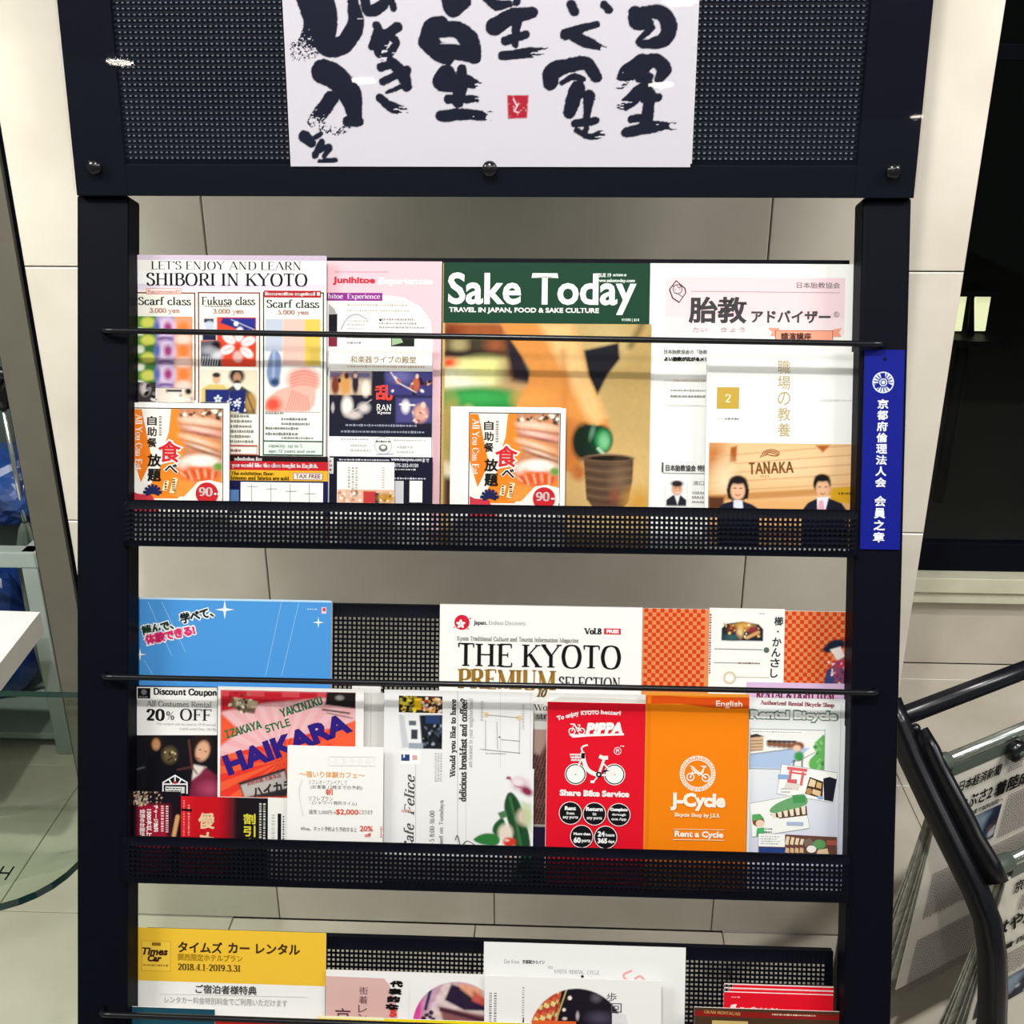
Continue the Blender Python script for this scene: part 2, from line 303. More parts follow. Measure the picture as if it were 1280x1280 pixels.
# ---------------------------------------------------------------- printed surfaces
class Canvas:
    """soft printed picture: a fine grid of ink colours; positions in photo pixels"""
    def __init__(s, x0, y0, x1, y1, bg='#fff', cell=1.3):
        s.b = (x0, y0, x1, y1); s.nx = max(2, int((x1-x0)/cell)+1); s.ny = max(2, int((y1-y0)/cell)+1)
        s.X, s.Y = np.meshgrid(np.linspace(x0, x1, s.nx), np.linspace(y0, y1, s.ny)); s.C = np.zeros((s.ny, s.nx, 3)); s.C[:] = lin(bg)
    def mix(s, a, col):
        a = np.clip(a, 0, 1)[..., None]; s.C = s.C*(1-a)+np.array(lin(col) if not isinstance(col, np.ndarray) else col)*a; return s
    def el(s, cx, cy, rx, ry, col, soft=.15, rot=0, al=1):
        a = math.radians(rot); dx = s.X-cx; dy = s.Y-cy; u = (dx*math.cos(a)+dy*math.sin(a))/rx; v = (-dx*math.sin(a)+dy*math.cos(a))/ry
        return s.mix(al*np.clip((1+soft-np.sqrt(u*u+v*v))/(2*soft), 0, 1), col)
    def dist(s, pts, ws):
        D = np.full(s.X.shape, 1e9)
        for i in range(len(pts)-1):
            (x0, y0), (x1, y1) = pts[i], pts[i+1]; dx, dy = x1-x0, y1-y0; L = dx*dx+dy*dy+1e-9
            t = np.clip(((s.X-x0)*dx+(s.Y-y0)*dy)/L, 0, 1); w = ws[i]+(ws[i+1]-ws[i])*t
            D = np.minimum(D, np.hypot(s.X-x0-dx*t, s.Y-y0-dy*t)-w/2)
        return D
    def ln(s, pts, w, col, soft=.6, al=1, sm=False):
        if sm:
            k = len(pts); pts2 = smooth_pts(pts, 5); w = list(np.interp(np.linspace(0, k-1, len(pts2)), range(k), w if isinstance(w, (list, tuple)) else [w]*k)); pts = [tuple(p) for p in pts2]
        ws = w if isinstance(w, (list, tuple)) else [w]*len(pts)
        return s.mix(al*np.clip(.5-s.dist(pts, ws)/(2*soft), 0, 1), col)
    def inside(s, pts):
        I = np.zeros(s.X.shape, bool); k = len(pts)
        for i in range(k):
            (x0, y0), (x1, y1) = pts[i], pts[(i+1) % k]
            if y0 == y1: continue
            c = ((y0 > s.Y) != (y1 > s.Y)) & (s.X < (x1-x0)*(s.Y-y0)/(y1-y0)+x0); I ^= c
        return I
    def po(s, pts, col, soft=.7, al=1, sm=False):
        if sm: pts = [tuple(p) for p in smooth_pts(list(pts)+[pts[0]], 4)[:-1]]
        D = s.dist(list(pts)+[pts[0]], [0]*(len(pts)+1)); D = np.where(s.inside(pts), -D, D)
        return s.mix(al*np.clip(.5-D/(2*soft), 0, 1), col)
    def re(s, x0, y0, x1, y1, col, soft=.5, al=1): return s.po([(x0, y0), (x1, y0), (x1, y1), (x0, y1)], col, soft, al)
    def noise(s, sc, seed=0, sx=1.0):
        r = np.random.default_rng(seed); out = np.zeros(s.X.shape); amp = 1; tot = 0
        for o in range(3):
            f = sc/(2**o); gx = (s.X-s.b[0])/(f*sx); gy = (s.Y-s.b[1])/f; g = r.random((int(gy.max())+3, int(gx.max())+3))
            i = gx.astype(int); j = gy.astype(int); fx = gx-i; fy = gy-j; fx = fx*fx*(3-2*fx); fy = fy*fy*(3-2*fy)
            out += amp*((g[j, i]*(1-fx)+g[j, i+1]*fx)*(1-fy)+(g[j+1, i]*(1-fx)+g[j+1, i+1]*fx)*fy); tot += amp; amp *= .5
        return out/tot
    def nz(s, amt, sc=6, seed=0, sx=1.0):
        s.C = np.clip(s.C*(1+amt*(s.noise(sc, seed, sx)[..., None]*2-1)), 0, 1); return s
    def spots(s, n, x0, y0, x1, y1, r0, r1, cols, seed=0, soft=.3, al=1):
        r = random.Random(seed)
        for _ in range(n): s.el(r.uniform(x0, x1), r.uniform(y0, y1), r.uniform(r0, r1), r.uniform(r0, r1), r.choice(cols), soft, r.uniform(0, 180), al)
        return s

class Sheet:
    """one printed item: paper body plus its print, both children of an Empty at its foot"""
    def __init__(s, name, label, cat, group, x0, y0, x1, n, floor_v=None, y1=None, th=.002, plane=None, front='#fff', side=None, part='front_page', body='pages', bend=0, tilt=0):
        s.pl = plane or RK; s.n = n; s.th = th; s.L = 0; s.bend = bend
        (ua, ub), (va, vb) = s.pl.uv(np.array([x0, x1]), np.array([y0, y0]), n)
        xm = (x0+x1)/2; vt = float(s.pl.uv(xm, y0, n)[1]); vt = float(va)
        s.u0, s.u1, s.v1 = float(ua), float(ub), vt; s.v0 = floor_v if floor_v is not None else float(s.pl.uv(x0, y1, n)[1])
        s.uc = (s.u0+s.u1)/2
        R = s.pl.R
        if tilt:
            c, q = math.cos(math.radians(tilt)), math.sin(math.radians(tilt)); R = R@np.array([[c, -q, 0], [q, c, 0], [0, 0, 1]])
        s.root = props(empty(name, s.pl.P(s.uc, s.v0, n-th), R), label, cat, group)
        s.V = []; s.Fc = []; s.C = []; s.k = 0; s.part = part
        w = (s.u1-s.u0)/2; h = s.v1-s.v0
        nd = 8; V = []; Fs = []
        for j in range(nd+1):
            yy = h*j/nd; z = s.bz(yy)
            V += [(-w, yy, z), (w, yy, z), (w, yy, z+th), (-w, yy, z+th)]
            if j:
                a = 4*(j-1); b = 4*j
                for q in range(4): Fs.append((a+q, a+(q+1) % 4, b+(q+1) % 4, b+q))
        Fs += [(3, 2, 1, 0), (4*nd, 4*nd+1, 4*nd+2, 4*nd+3)]
        pm = M['white'] if not side else mat('coloured_paper', side, .55, noise=.03)
        mesh(body, V, Fs, pm, s.root)
        if front: s.raw_rect(-w, 0, w, h, front, 10)
    def bz(s, y):
        h = s.v1-s.v0; t = np.clip(y/h, 0, 1); return s.bend*t**3
    def loc(s, x, y):
        u, v = s.pl.uv(x, y, s.n); return u-s.uc, v-s.v0
    def add(s, V2, Fs, cols, zo=None):
        """V2 Nx2 local, Fs faces, cols one colour or per-vertex array"""
        V2 = np.asarray(V2, float); s.L += 1; z = s.th+1.5e-5*s.L+s.bz(V2[:, 1]); s.V.append(np.column_stack([V2, z]))
        cols = np.asarray(cols, float)
        for f in Fs: s.Fc.append(tuple(i+s.k for i in f))
        s.C.append(np.tile(cols, (len(V2), 1)) if cols.ndim == 1 else cols); s.k += len(V2)
    def raw_rect(s, x0, y0, x1, y1, col, nd=1):
        ys = np.linspace(y0, y1, nd+1); V = []; 
        for y in ys: V += [(x0, y), (x1, y)]
        s.add(V, [(2*i, 2*i+1, 2*i+3, 2*i+2) for i in range(nd)], lin(col))
    def anchor(s, x0, y0, x1, y1):
        cx, cy = (x0+x1)/2, (y0+y1)/2; a = s.loc(np.array([cx-20, cx+20, cx, cx]), np.array([cy, cy, cy-20, cy+20]))
        return a[0][:2].mean(), a[1][2:].mean(), (a[0][1]-a[0][0])/40, (a[1][2]-a[1][3])/40
    def R(s, x0, y0, x1, y1, col):
        cx, cy, sx, sy = s.anchor(x0, y0, x1, y1); w = (x1-x0)/2*sx; h = (y1-y0)/2*sy
        nd = max(1, int(h*2/.02)); s.raw_rect(cx-w, cy-h, cx+w, cy+h, col, nd); return s
    def FR(s, x0, y0, x1, y1, col, w=1.2):
        s.R(x0, y0, x1, y0+w, col); s.R(x0, y1-w, x1, y1, col); s.R(x0, y0, x0+w, y1, col); s.R(x1-w, y0, x1, y1, col); return s
    def P(s, pts, col, sm=False):
        p = np.array(pts, float)
        if sm: p = smooth_pts(list(p)+[p[0]], 4)[:-1]
        u, v = s.loc(p[:, 0], p[:, 1]); s.add(np.column_stack([u, v]), [tuple(range(len(p)-1, -1, -1))], lin(col)); return s
    def Ln(s, pts, w, col, sm=False):
        p = np.array(pts, float)
        if sm: p = smooth_pts(p, 5)
        u, v = s.loc(p[:, 0], p[:, 1]); p = np.column_stack([u, v]); D = np.gradient(p, axis=0); D /= np.hypot(D[:, 0], D[:, 1])[:, None]+1e-12
        nn = np.column_stack([-D[:, 1], D[:, 0]])*w*.0004; k = len(p)
        s.add(np.vstack([p+nn, p-nn]), [(i, i+1, k+i+1, k+i) for i in range(k-1)], lin(col)); return s
    def El(s, cx, cy, rx, ry, col, ring=0, n=28, rot=0):
        t = np.linspace(0, 2*np.pi, n, endpoint=False); ax, ay, sx, sy = s.anchor(cx, cy, cx, cy); r = math.radians(rot)
        def pt(k): 
            X = np.cos(t)*rx*k; Y = np.sin(t)*ry*k; return np.column_stack([ax+(X*math.cos(r)-Y*math.sin(r))*sx, ay+(X*math.sin(r)+Y*math.cos(r))*sy])
        if ring: s.add(np.vstack([pt(1), pt(1-ring/max(rx, ry))]), [(i, (i+1) % n, n+(i+1) % n, n+i) for i in range(n)], lin(col))
        else: s.add(pt(1), [tuple(range(n))], lin(col))
        return s
    def T(s, txt, x0, y0, x1, y1, col, bold=0, font='g', rot=0, shear=0):
        V, Fs = glyphs(txt, font)
        if not len(V): return s
        V = V.copy(); V[:, 0] += shear*V[:, 1]; lo = V.min(0); hi = V.max(0); V = (V-(lo+hi)/2)/np.maximum(hi-lo, 1e-6)*[x1-x0-bold, y1-y0-bold]
        if rot:
            a = math.radians(rot); V = V@np.array([[math.cos(a), math.sin(a)], [-math.sin(a), math.cos(a)]])
        cx, cy, sx, sy = s.anchor(x0, y0, x1, y1)
        zo = (np.arange(len(V))//4 % 3)*1.5e-5 if font in 'sSr' else None
        if bold: V = fatten(V, Fs, bold/2)
        s.add(V*[sx, sy]+[cx, cy], Fs, lin(col), zo); s.L += 3; return s
    def VT(s, txt, cx, y0, y1, w, col, bold=0, slant=0):
        k = len(txt); ch = (y1-y0)/k
        for i, c in enumerate(txt):
            if c == ' ': continue
            yy = y0+ch*(i+.5); xx = cx+slant*(i+.5-k/2); small = .55 if c in 'しょうゃっ・いり' else 1
            hh = ch*.86
            if c == '・': s.El(xx, yy, w*.11, w*.11, col); continue
            if c == 'ー': s.R(xx-.6, yy-hh*.4, xx+.6, yy+hh*.4, col)
            else: s.T(c, xx-w/2*(small if small == 1 else .8), yy-hh/2, xx+w/2*(small if small == 1 else .8), yy+hh/2, col, bold)
        return s
    def Lo(s, x0, y0, x1, y1, col, lines=1, seed=0, vert=False):
        """print too small to read in the photograph: broken hairlines"""
        r = random.Random(seed+int(x0*7+y0)); V = []; Fs = []
        if vert:
            cw = (x1-x0)/lines
            for i in range(lines):
                y = y0; xm = x0+cw*(i+.5)
                while y < y1-1:
                    l = r.uniform(1.2, 3.2); V += [(xm-cw*.28, y), (xm+cw*.28, y), (xm+cw*.28, y+l*.8), (xm-cw*.28, y+l*.8)]; y += l+r.uniform(.6, 1.2)
        else:
            ch = (y1-y0)/lines
            for i in range(lines):
                x = x0; ym = y0+ch*(i+.5); e = x1-(r.uniform(0, .25)*(x1-x0) if lines > 1 else 0)
                while x < e-1:
                    l = r.uniform(1.2, 3.5); t = ch*r.uniform(.16, .3); V += [(x, ym-t), (x+l, ym-t), (x+l, ym+t*.8), (x, ym+t*.8)]; x += l+r.uniform(.5, 1.3)
        if not V: return s
        V = np.array(V); cx, cy, sx, sy = s.anchor(x0, y0, x1, y1)
        V = np.column_stack([(V[:, 0]-(x0+x1)/2)*sx+cx, ((y0+y1)/2-V[:, 1])*sy+cy]); s.add(V, [(4*i+3, 4*i+2, 4*i+1, 4*i) for i in range(len(V)//4)], lin(col)); return s
    def Cv(s, c):
        x0, y0, x1, y1 = c.b; cx, cy, sx, sy = s.anchor(x0, y0, x1, y1)
        V = np.column_stack([((c.X-(x0+x1)/2)*sx+cx).ravel(), (((y0+y1)/2-c.Y)*sy+cy).ravel()])
        j, i = np.meshgrid(np.arange(c.ny-1), np.arange(c.nx-1), indexing='ij'); a = (j*c.nx+i).ravel()
        Fs = np.column_stack([a+c.nx, a+c.nx+1, a+1, a]).tolist(); s.add(V, Fs, c.C.reshape(-1, 3)); return s
    def done(s):
        if not s.k: return s.root
        V = np.vstack(s.V); C = np.vstack(s.C); me = bpy.data.meshes.new(s.part)
        me.from_pydata(V.tolist(), [], s.Fc); me.materials.append(M['ink'])
        at = me.color_attributes.new('ink', 'FLOAT_COLOR', 'POINT')
        at.data.foreach_set('color', np.column_stack([C*.86, np.ones(len(C))]).astype(np.float32).ravel())
        # make every printed face look outward
        me.update(); n = np.zeros(len(me.polygons)*3); me.polygons.foreach_get('normal', n); flip = n.reshape(-1, 3)[:, 2] < 0
        if flip.any():
            bm = bmesh.new(); bm.from_mesh(me); bm.faces.ensure_lookup_table(); bmesh.ops.reverse_faces(bm, faces=[bm.faces[i] for i in np.nonzero(flip)[0]]); bm.to_mesh(me); bm.free()
        return link(bpy.data.objects.new(s.part, me), s.root)
# ---------------------------------------------------------------- the room
def fast(name, V, Q, m, parent=None):
    V = np.asarray(V, np.float32); Q = np.asarray(Q, np.int32); me = bpy.data.meshes.new(name)
    me.vertices.add(len(V)); me.vertices.foreach_set('co', V.ravel()); me.loops.add(Q.size); me.loops.foreach_set('vertex_index', Q.ravel())
    me.polygons.add(len(Q)); me.polygons.foreach_set('loop_start', np.arange(0, Q.size, 4, dtype=np.int32)); me.update(calc_edges=True); me.materials.append(m)
    return link(bpy.data.objects.new(name, me), parent)
def slab(name, b, m, kind='structure', parent=None):
    v, f = box_vf(*b); o = mesh(name, v, f, m, parent)
    if kind: o['kind'] = kind
    return o
def tiles(parent, m, rects, face, depth, gap=.0016, name='tile'):
    """rects (a0,b0,a1,b1) in the plane; face(a,b,d)->world; each tile its own object with softened edges"""
    cache = {}
    for (a0, b0, a1, b1) in rects:
        w, h = round(a1-a0, 4), round(b1-b0, 4); key = (w, h)
        if key not in cache:
            g = gap/2; r = .0012; V = []
            for (i, d) in ((g, 0), (g, depth-r), (g+r, depth)):
                V += [face(i, i, d), face(w-i, i, d), face(w-i, h-i, d), face(i, h-i, d)]
            Fs = [(4*k+q, 4*k+(q+1) % 4, 4*k+4+(q+1) % 4, 4*k+4+q) for k in range(2) for q in range(4)]+[(8, 9, 10, 11)]
            me = bpy.data.meshes.new(name); me.from_pydata([tuple(p) for p in V], [], Fs); me.materials.append(m)
            bm = bmesh.new(); bm.from_mesh(me); bmesh.ops.recalc_face_normals(bm, faces=bm.faces[:]); bm.to_mesh(me); bm.free(); cache[key] = me
            if Vector(me.polygons[-1].normal).dot(Vector(face(0, 0, 1))-Vector(face(0, 0, 0))) < 0: me.flip_normals()
        o = bpy.data.objects.new(name, cache[key]); o.location = Vector(face(a0, b0, 0))-Vector(face(0, 0, 0)); link(o, parent)
floor = slab('floor', (-3, -6, -.1, 3, 2.5, -.008), M['grout'])
PXL = float(WP.uv(66, 545)[0]); PXR = float(WP.uv(1171, 565)[0])
FT = .41; fy0 = PIL-3*FT; gx = float(ground(70, 1023)[0])
fr = [(gx+i*FT, fy0+j*FT, gx+(i+1)*FT, fy0+(j+1)*FT) for i in range(-3, 7) for j in range(0, 6)]
fr = [(a, b, c, min(d, 2.33)) for a, b, c, d in fr if b < 2.33-.02 and not (b >= PIL-.01 and a >= PXL-.02 and c <= PXR+.02)]
tiles(floor, M['ftile'], fr, lambda a, b, d: (a, b, d-.008), .008)
# pillar of cream tiles right behind the stand
pil = slab('wall_pillar', (PXL+.01, PIL+.01, 0, PXR-.01, 2.33, 2.7), M['grout'])
TH = .363; rows = []
jn = {0: [(350, 1150), (618, 1150), (890, 1150)], 1: [(335, 720), (930, 720)], 2: [(612, 500)], 3: [(255, 285), (963, 285)]}
for k in range(8):
    us = [float(WP.uv(*p)[0]) for p in jn[k if k < 4 else 2+k % 2]]; us = [PXL]+[u for u in us if PXL+.05 < u < PXR-.05]+[PXR]
    for a, b in zip(us[:-1], us[1:]): rows.append((a, k*TH, b, min(2.7, (k+1)*TH)))
tiles(pil, M['tile'], [r for r in rows if r[1] < 2.69], lambda a, b, d: (a, PIL+.01-d, b), .01)
tiles(pil, M['tile'], [(PIL+.002+j*.45, k*TH, PIL+.002+(j+1)*.45-.003*j, min(2.7, (k+1)*TH)) for j in range(2) for k in range(8) if k*TH < 2.69], lambda a, b, d: (PXR-.01+d, a, b), .01)
tiles(pil, M['tile'], [(PIL+.002+j*.45, k*TH, PIL+.002+(j+1)*.45-.003*j, min(2.7, (k+1)*TH)) for j in range(2) for k in range(8) if k*TH < 2.69], lambda a, b, d: (PXL+.01-d, a, b), .01)
# low kerb wall, sill and dark window on the right
SZ0 = float(RW.uv(1200, 747)[1]); SZ1 = float(RW.uv(1200, 714)[1])
kw = slab('wall_right', (PXR, 2.34, 0, 3, 2.5, SZ0), M['grout'])
tiles(kw, M['ftile'], [(PXR+i*.62, 0, PXR+(i+1)*.62, SZ0) for i in range(4)], lambda a, b, d: (a, 2.34-d, b), .01)
win = slab('window_1', (PXR-.01, 2.335, SZ1-.004, 3, 2.36, SZ1), M['sill'])
zm = float(RW.uv(1200, 732)[1])
bevbox('window_sill', (PXR-.01, 2.29, zm, 3, 2.36, SZ1), M['sill'], win, .002)
bevbox('lower_rail', (PXR-.01, 2.3, SZ0, 3, 2.36, zm-.003), M['sill'], win, .002)
bevbox('sill_gap', (PXR-.01, 2.31, zm-.003, 3, 2.36, zm), M['white'], win, 0)
bevbox('window_rail', (PXR-.01, 2.33, SZ1, 3, 2.36, SZ1+.07), M['black'], win, .002)
slab('window_pane', (PXR-.01, 2.342, SZ1+.07, 3, 2.350, 2.7), M['pane'], None, win)
bevbox('window_head', (PXR-.01, 2.33, 1.33, 3, 2.36, 1.36), M['black'], win, .002)
# night outside: near-black ground, plus added screens and lid blocking light
slab('ground', (-3.5, 2.51, -.12, 4.5, 7.2, -.02), M['dark'])
slab('night_screen_back', (-3.5, 7, -.1, 4.5, 7.1, 3.2), M['dark'])
slab('night_screen_side', (4.4, 2.5, -.1, 4.5, 7.2, 3.2), M['dark'])
slab('night_screen_top', (PXR, 2.5, 2.7, 4.5, 7.2, 2.8), M['dark'])  # unseen lid added to keep ambient light off the outside
# lantern on a dark table outside, seen through the window
LP = Plane((0, 3.4, 0), (1, 0, 0), (0, 0, 1))
def lp(x, y): a, b = LP.uv(x, y); return float(a), float(b)
lroot = props(empty('floor_lantern', (lp(1210, 412)[0], 3.4, -.02)), 'pale yellow glowing box lantern beyond the dark window', 'lantern')
lx, lz = lroot.location.x, -.02
for (xa, xb) in ((1180, 1208), (1213, 1238)):
    a = lp(xa, 413); b = lp(xb, 367); bevbox('paper_pane', (a[0]-lx, -.01, a[1]-lz, b[0]-lx, .01, b[1]-lz), M['lantern'], lroot, .002)
a = lp(1210.5, 413); b = lp(1210.5, 366); tube('post', [(a[0]-lx, -.03, a[1]-lz-.03), (b[0]-lx, -.03, b[1]-lz+.02)], [.012, .004], M['black'], lroot)
a = lp(1176, 366); b = lp(1242, 360); bevbox('lantern_cap', (a[0]-lx, -.06, a[1]-lz, b[0]-lx, .1, b[1]-lz), M['black'], lroot, .004)
zt = lp(1200, 416)[1]-lz
extrude = [(.13*math.cos(t), .13*math.sin(t)) for t in np.linspace(0, 2*math.pi, 24, endpoint=False)]
mesh('table_top', [(x, y+.02, zt-.02) for x, y in extrude]+[(x, y+.02, zt) for x, y in extrude], [tuple(range(23, -1, -1)), tuple(range(24, 48))]+[(i, (i+1) % 24, 24+(i+1) % 24, 24+i) for i in range(24)], M['black'], lroot)
tube('leg', [(0, .02, 0), (0, .02, zt-.02)], .02, M['black'], lroot)
# left recess: window frame beside the pillar, back wall
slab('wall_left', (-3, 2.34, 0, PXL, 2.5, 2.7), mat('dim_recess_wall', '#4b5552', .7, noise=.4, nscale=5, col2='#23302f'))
fl = slab('trim_2', (PXL-.052, PIL-.004, 0, PXL-.006, PIL+.035, 2.7), M['frame'])
slab('rebate', (PXL-.006, PIL+.004, 0, PXL, PIL+.03, 2.7), M['black'], None, fl)
slab('rubber_seal', (PXL-.056, PIL+.002, 0, PXL-.052, PIL+.028, 2.7), M['black'], None, fl)
slab('ceiling', (-3, -7, 2.7, 3, 2.5, 2.8), M['ceil'])
# ceiling lamps: the small bright ovals mirrored in the header's acrylic come from these
hl = []
for (x, y) in ((150, 78), (455, 101), (826, 106), (449, 203), (797, 175), (1077, 177), (1117, 162), (1147, 146), (972, 220), (515, 206), (850, 1)):
    d = CF+((x-640)/F)*CR-((y-640)/F)*CU; d = d/np.linalg.norm(d); t = ((HD.O+HD.N*.004-CAM)@HD.N)/(d@HD.N); p = CAM+d*t; r = d-2*(d@HD.N)*HD.N
    q = p+r*((2.688-p[2])/r[2]); hl.append((x, q))
nm = ['first', 'second', 'third']
seen = []
for x, q in hl:
    if q[1] < -6.9 or abs(q[0]) > 2.9 or any((q[0]-a)**2+(q[1]-b)**2 < .04 for a, b in seen): continue
    seen.append((q[0], q[1]))
    o = props(empty('ceiling_downlight', (q[0], q[1], 2.7)), 'round recessed ceiling downlight far in front of the stand', 'lamp', 'ceiling downlights')
    t = np.linspace(0, 2*np.pi, 20, endpoint=False); sz = .055 if x not in (455, 826, 850, 150) else .085
    mesh('bulb', [(sz*math.cos(a), sz*math.sin(a), -.012) for a in t], [tuple(range(19, -1, -1))], M['emit'], o)
    tube('rim', [(0, 0, 0), (0, 0, -.0115)], sz*1.25, M['white'], o, 20)

# ---------------------------------------------------------------- the brochure stand
base = RK.P(0, -.93/math.cos(LEAN), 0); RO = np.array([-.07, base[1], 0])
stand = props(empty('brochure_stand', RO), 'tall black steel literature stand with three perforated shelves and header board', 'stand')
def on(pl, V): return np.array([pl.P(u, v, n)-RO for u, v, n in V])
def pbox(name, pl, b, m, parent=None, r=.0015):
    o = bevbox(name, b, m, None, r); me = o.data
    for v in me.vertices: v.co = Vector(pl.P(v.co.x, v.co.y, v.co.z)-RO)
    o.parent = parent or stand; return o
def uvf(pl, x, y, n=0): a, b = pl.uv(x, y, n); return float(a), float(b)
UL = uvf(RK, 95.5, 640)[0]; UR = uvf(RK, 1130, 640)[0]
UIL = uvf(RK, 159.5, 640)[0]; UIR = uvf(RK, 1070, 640)[0]
VT_ = uvf(RK, 640, 245)[1]; VB = -.93/math.cos(LEAN)+.0095
for a, b in ((UL, UIL), (UIR, UR)):
    pbox('post', RK, (a, VB, -.034, b, VT_, 0), M['black'], r=.003)
    bevbox('foot', (a-RO[0], -.02, 0, b-RO[0], .20, .03), M['black'], stand, .004)
def perf(name, pl, u0, u1, v0, v1, n, th, pitch, hole, mg, m, parent=None, mtop=None):
    mt = mtop if mtop is not None else mg
    nu = int((u1-u0-2*mg)/pitch); nv = int((v1-v0-mg-mt)/pitch)
    su = u0+(u1-u0-nu*pitch)/2+(pitch-hole)/2; sv = v1-mt-nv*pitch
    xs = [u0]; ys = [v0]
    for i in range(nu): xs += [su+i*pitch, su+i*pitch+hole]
    for j in range(nv): ys += [sv+j*pitch, sv+j*pitch+hole]
    xs.append(u1); ys.append(v1); xs = np.array(xs); ys = np.array(ys); X, Y = np.meshgrid(xs, ys); k = X.size; w = len(xs)
    P = np.concatenate([np.stack([X.ravel(), Y.ravel(), np.full(k, n)], 1), np.stack([X.ravel(), Y.ravel(), np.full(k, n-th)], 1)])
    Wd = pl.O+P@pl.R.T-RO
    jj, ii = np.meshgrid(np.arange(len(ys)-1), np.arange(w-1), indexing='ij'); hol = ((ii % 2 == 1) & (jj % 2 == 1) & (ii < w-2+0) & (jj < len(ys)-1)).ravel()
    a = (jj*w+ii).ravel(); fr_ = np.stack([a, a+1, a+w+1, a+w], 1); s = fr_[~hol]; h = fr_[hol]
    Q = [s, s[:, ::-1]+k]
    for e in range(4):
        p, q = h[:, e], h[:, (e+1) % 4]; Q.append(np.stack([q, p, p+k, q+k], 1))
    o0 = np.array([0, w-1, k-1, k-w]); Q.append(np.array([[o0[(e+1) % 4], o0[e], o0[e]+k, o0[(e+1) % 4]+k] for e in range(4)]))
    return fast(name, Wd, np.concatenate(Q), m, parent or stand)
SH = [(624.5, 682.5, 320.5, 159), (1045.5, 1103.5, 750, 159), (1462, 1520, 1163, 159)]  # lip top, lip bottom, back panel top at the left edge
FLV = []; BN = -.046
for i, (lt, lb, bt, x) in enumerate(SH):
    vt = uvf(RK, 159, lt, .004)[1]; vb = uvf(RK, 159, lb, .004)[1]
    perf('front_lip', RK, UIL-.0025, UIR+.001, vb, vt, .004, .0009, .00498, .0023, .0035, M['black'], mtop=.007)
    pbox('lip_edge', RK, (UIL-.0025, vt-.0015, .0005, UIR+.001, vt, .004), M['black'], r=.0004)
    pbox('shelf_floor', RK, (UIL+.001, vb, BN, UIR-.001, vb+.0015, .0028), M['black'], r=.0004)
    tv = uvf(RK, 159, bt, BN)[1]
    perf('back_panel', RK, UIL+.0005, UIR-.0005, vb, tv, BN, .0012, .00498, .0029, .0055, M['black'], mtop=.012)
    pbox('top_edge', RK, (UIL+.0005, tv-.0012, BN-.01, UIR-.0005, tv, BN-.0012), M['black'], r=.0003)
    FLV.append(vb+.0015)
def rod(pa, pb):
    A = RK.P(*uvf(RK, *pa, .013), .013)-RO; B = RK.P(*uvf(RK, *pb, .013), .013)-RO; d = (B-A)/np.linalg.norm(B-A)
    tube('retaining_rod', [A-d*.002-RK.N*.0135, A-d*.001-RK.N*.004, A+d*.003, A+d*.012, B-d*.012, B-d*.003, B+d*.001-RK.N*.004, B+d*.002-RK.N*.0135], .003, M['rod'], stand, 12)
rod((128, 413), (1104, 430)); rod((128, 846), (1096, 866)); rod((126, 1268), (1090, 1302))
# header board
hu0, _ = uvf(HD, 95, 249); hu1, _ = uvf(HD, 1143, 252); HT = .46
ou0 = uvf(HD, 150, 150)[0]; ou1 = uvf(HD, 1077, 150)[0]; ov0 = uvf(HD, 600, 206)[1]
hb = pbox('header_board', HD, (hu0, .0, -.030, ou0, HT, -.0025), M['navy'], r=.001)
pbox('side_rail', HD, (ou1, 0, -.030, hu1, HT, -.0025), M['navy'], hb, .001)
pbox('bottom_rail', HD, (ou0-.001, 0, -.030, ou1+.001, ov0, -.0031), M['navy'], hb, .001)
pbox('top_rail', HD, (ou0-.001, HT-.04, -.030, ou1+.001, HT, -.0026), M['navy'], hb, .001)
perf('perforated_insert', HD, ou0-.002, ou1+.002, ov0-.002, HT-.03, -.0045, .0006, .00535, .0025, .003, M['navy'], hb)
pbox('backing_sheet', HD, (ou0-.002, ov0-.004, -.0075, ou1+.002, HT-.03, -.0060), M['back'], hb, .0005)
rr = .008; pts = []
for (cx, cy, a0) in ((hu1-rr, rr, -90), (hu1-rr, HT-rr, 0), (hu0+rr, HT-rr, 90), (hu0+rr, rr, 180)):
    for k in range(6): a = math.radians(a0+18*k); pts.append((cx+rr*math.cos(a), cy+rr*math.sin(a)))
k = len(pts); V = on(HD, [(x, y, 0.0) for x, y in pts]+[(x, y, .003) for x, y in pts])
mesh('acrylic_cover', V, [tuple(range(k-1, -1, -1)), tuple(range(k, 2*k))]+[(i, (i+1) % k, k+(i+1) % k, k+i) for i in range(k)], M['acrylic'], hb)
for (x, y) in ((118, 209), (612, 211), (1117, 214)):
    u, v = uvf(HD, x, y, .004); c = HD.P(u, v, .003)-RO
    tube('screw', [c-HD.N*.004, c+HD.N*.0005, c+HD.N*.003, c+HD.N*.0048, c+HD.N*.0055], [.0045, .0078, .0072, .005, .0015], M['screw'], hb, 16)
for a in (UL+.01, UR-.03):
    A = RK.P(a, VT_-.05, -.036)-RO
    bevbox('header_bracket', (A[0], A[1], A[2], A[0]+.02, A[1]+.03, A[2]+.3), M['black'], stand, .002)
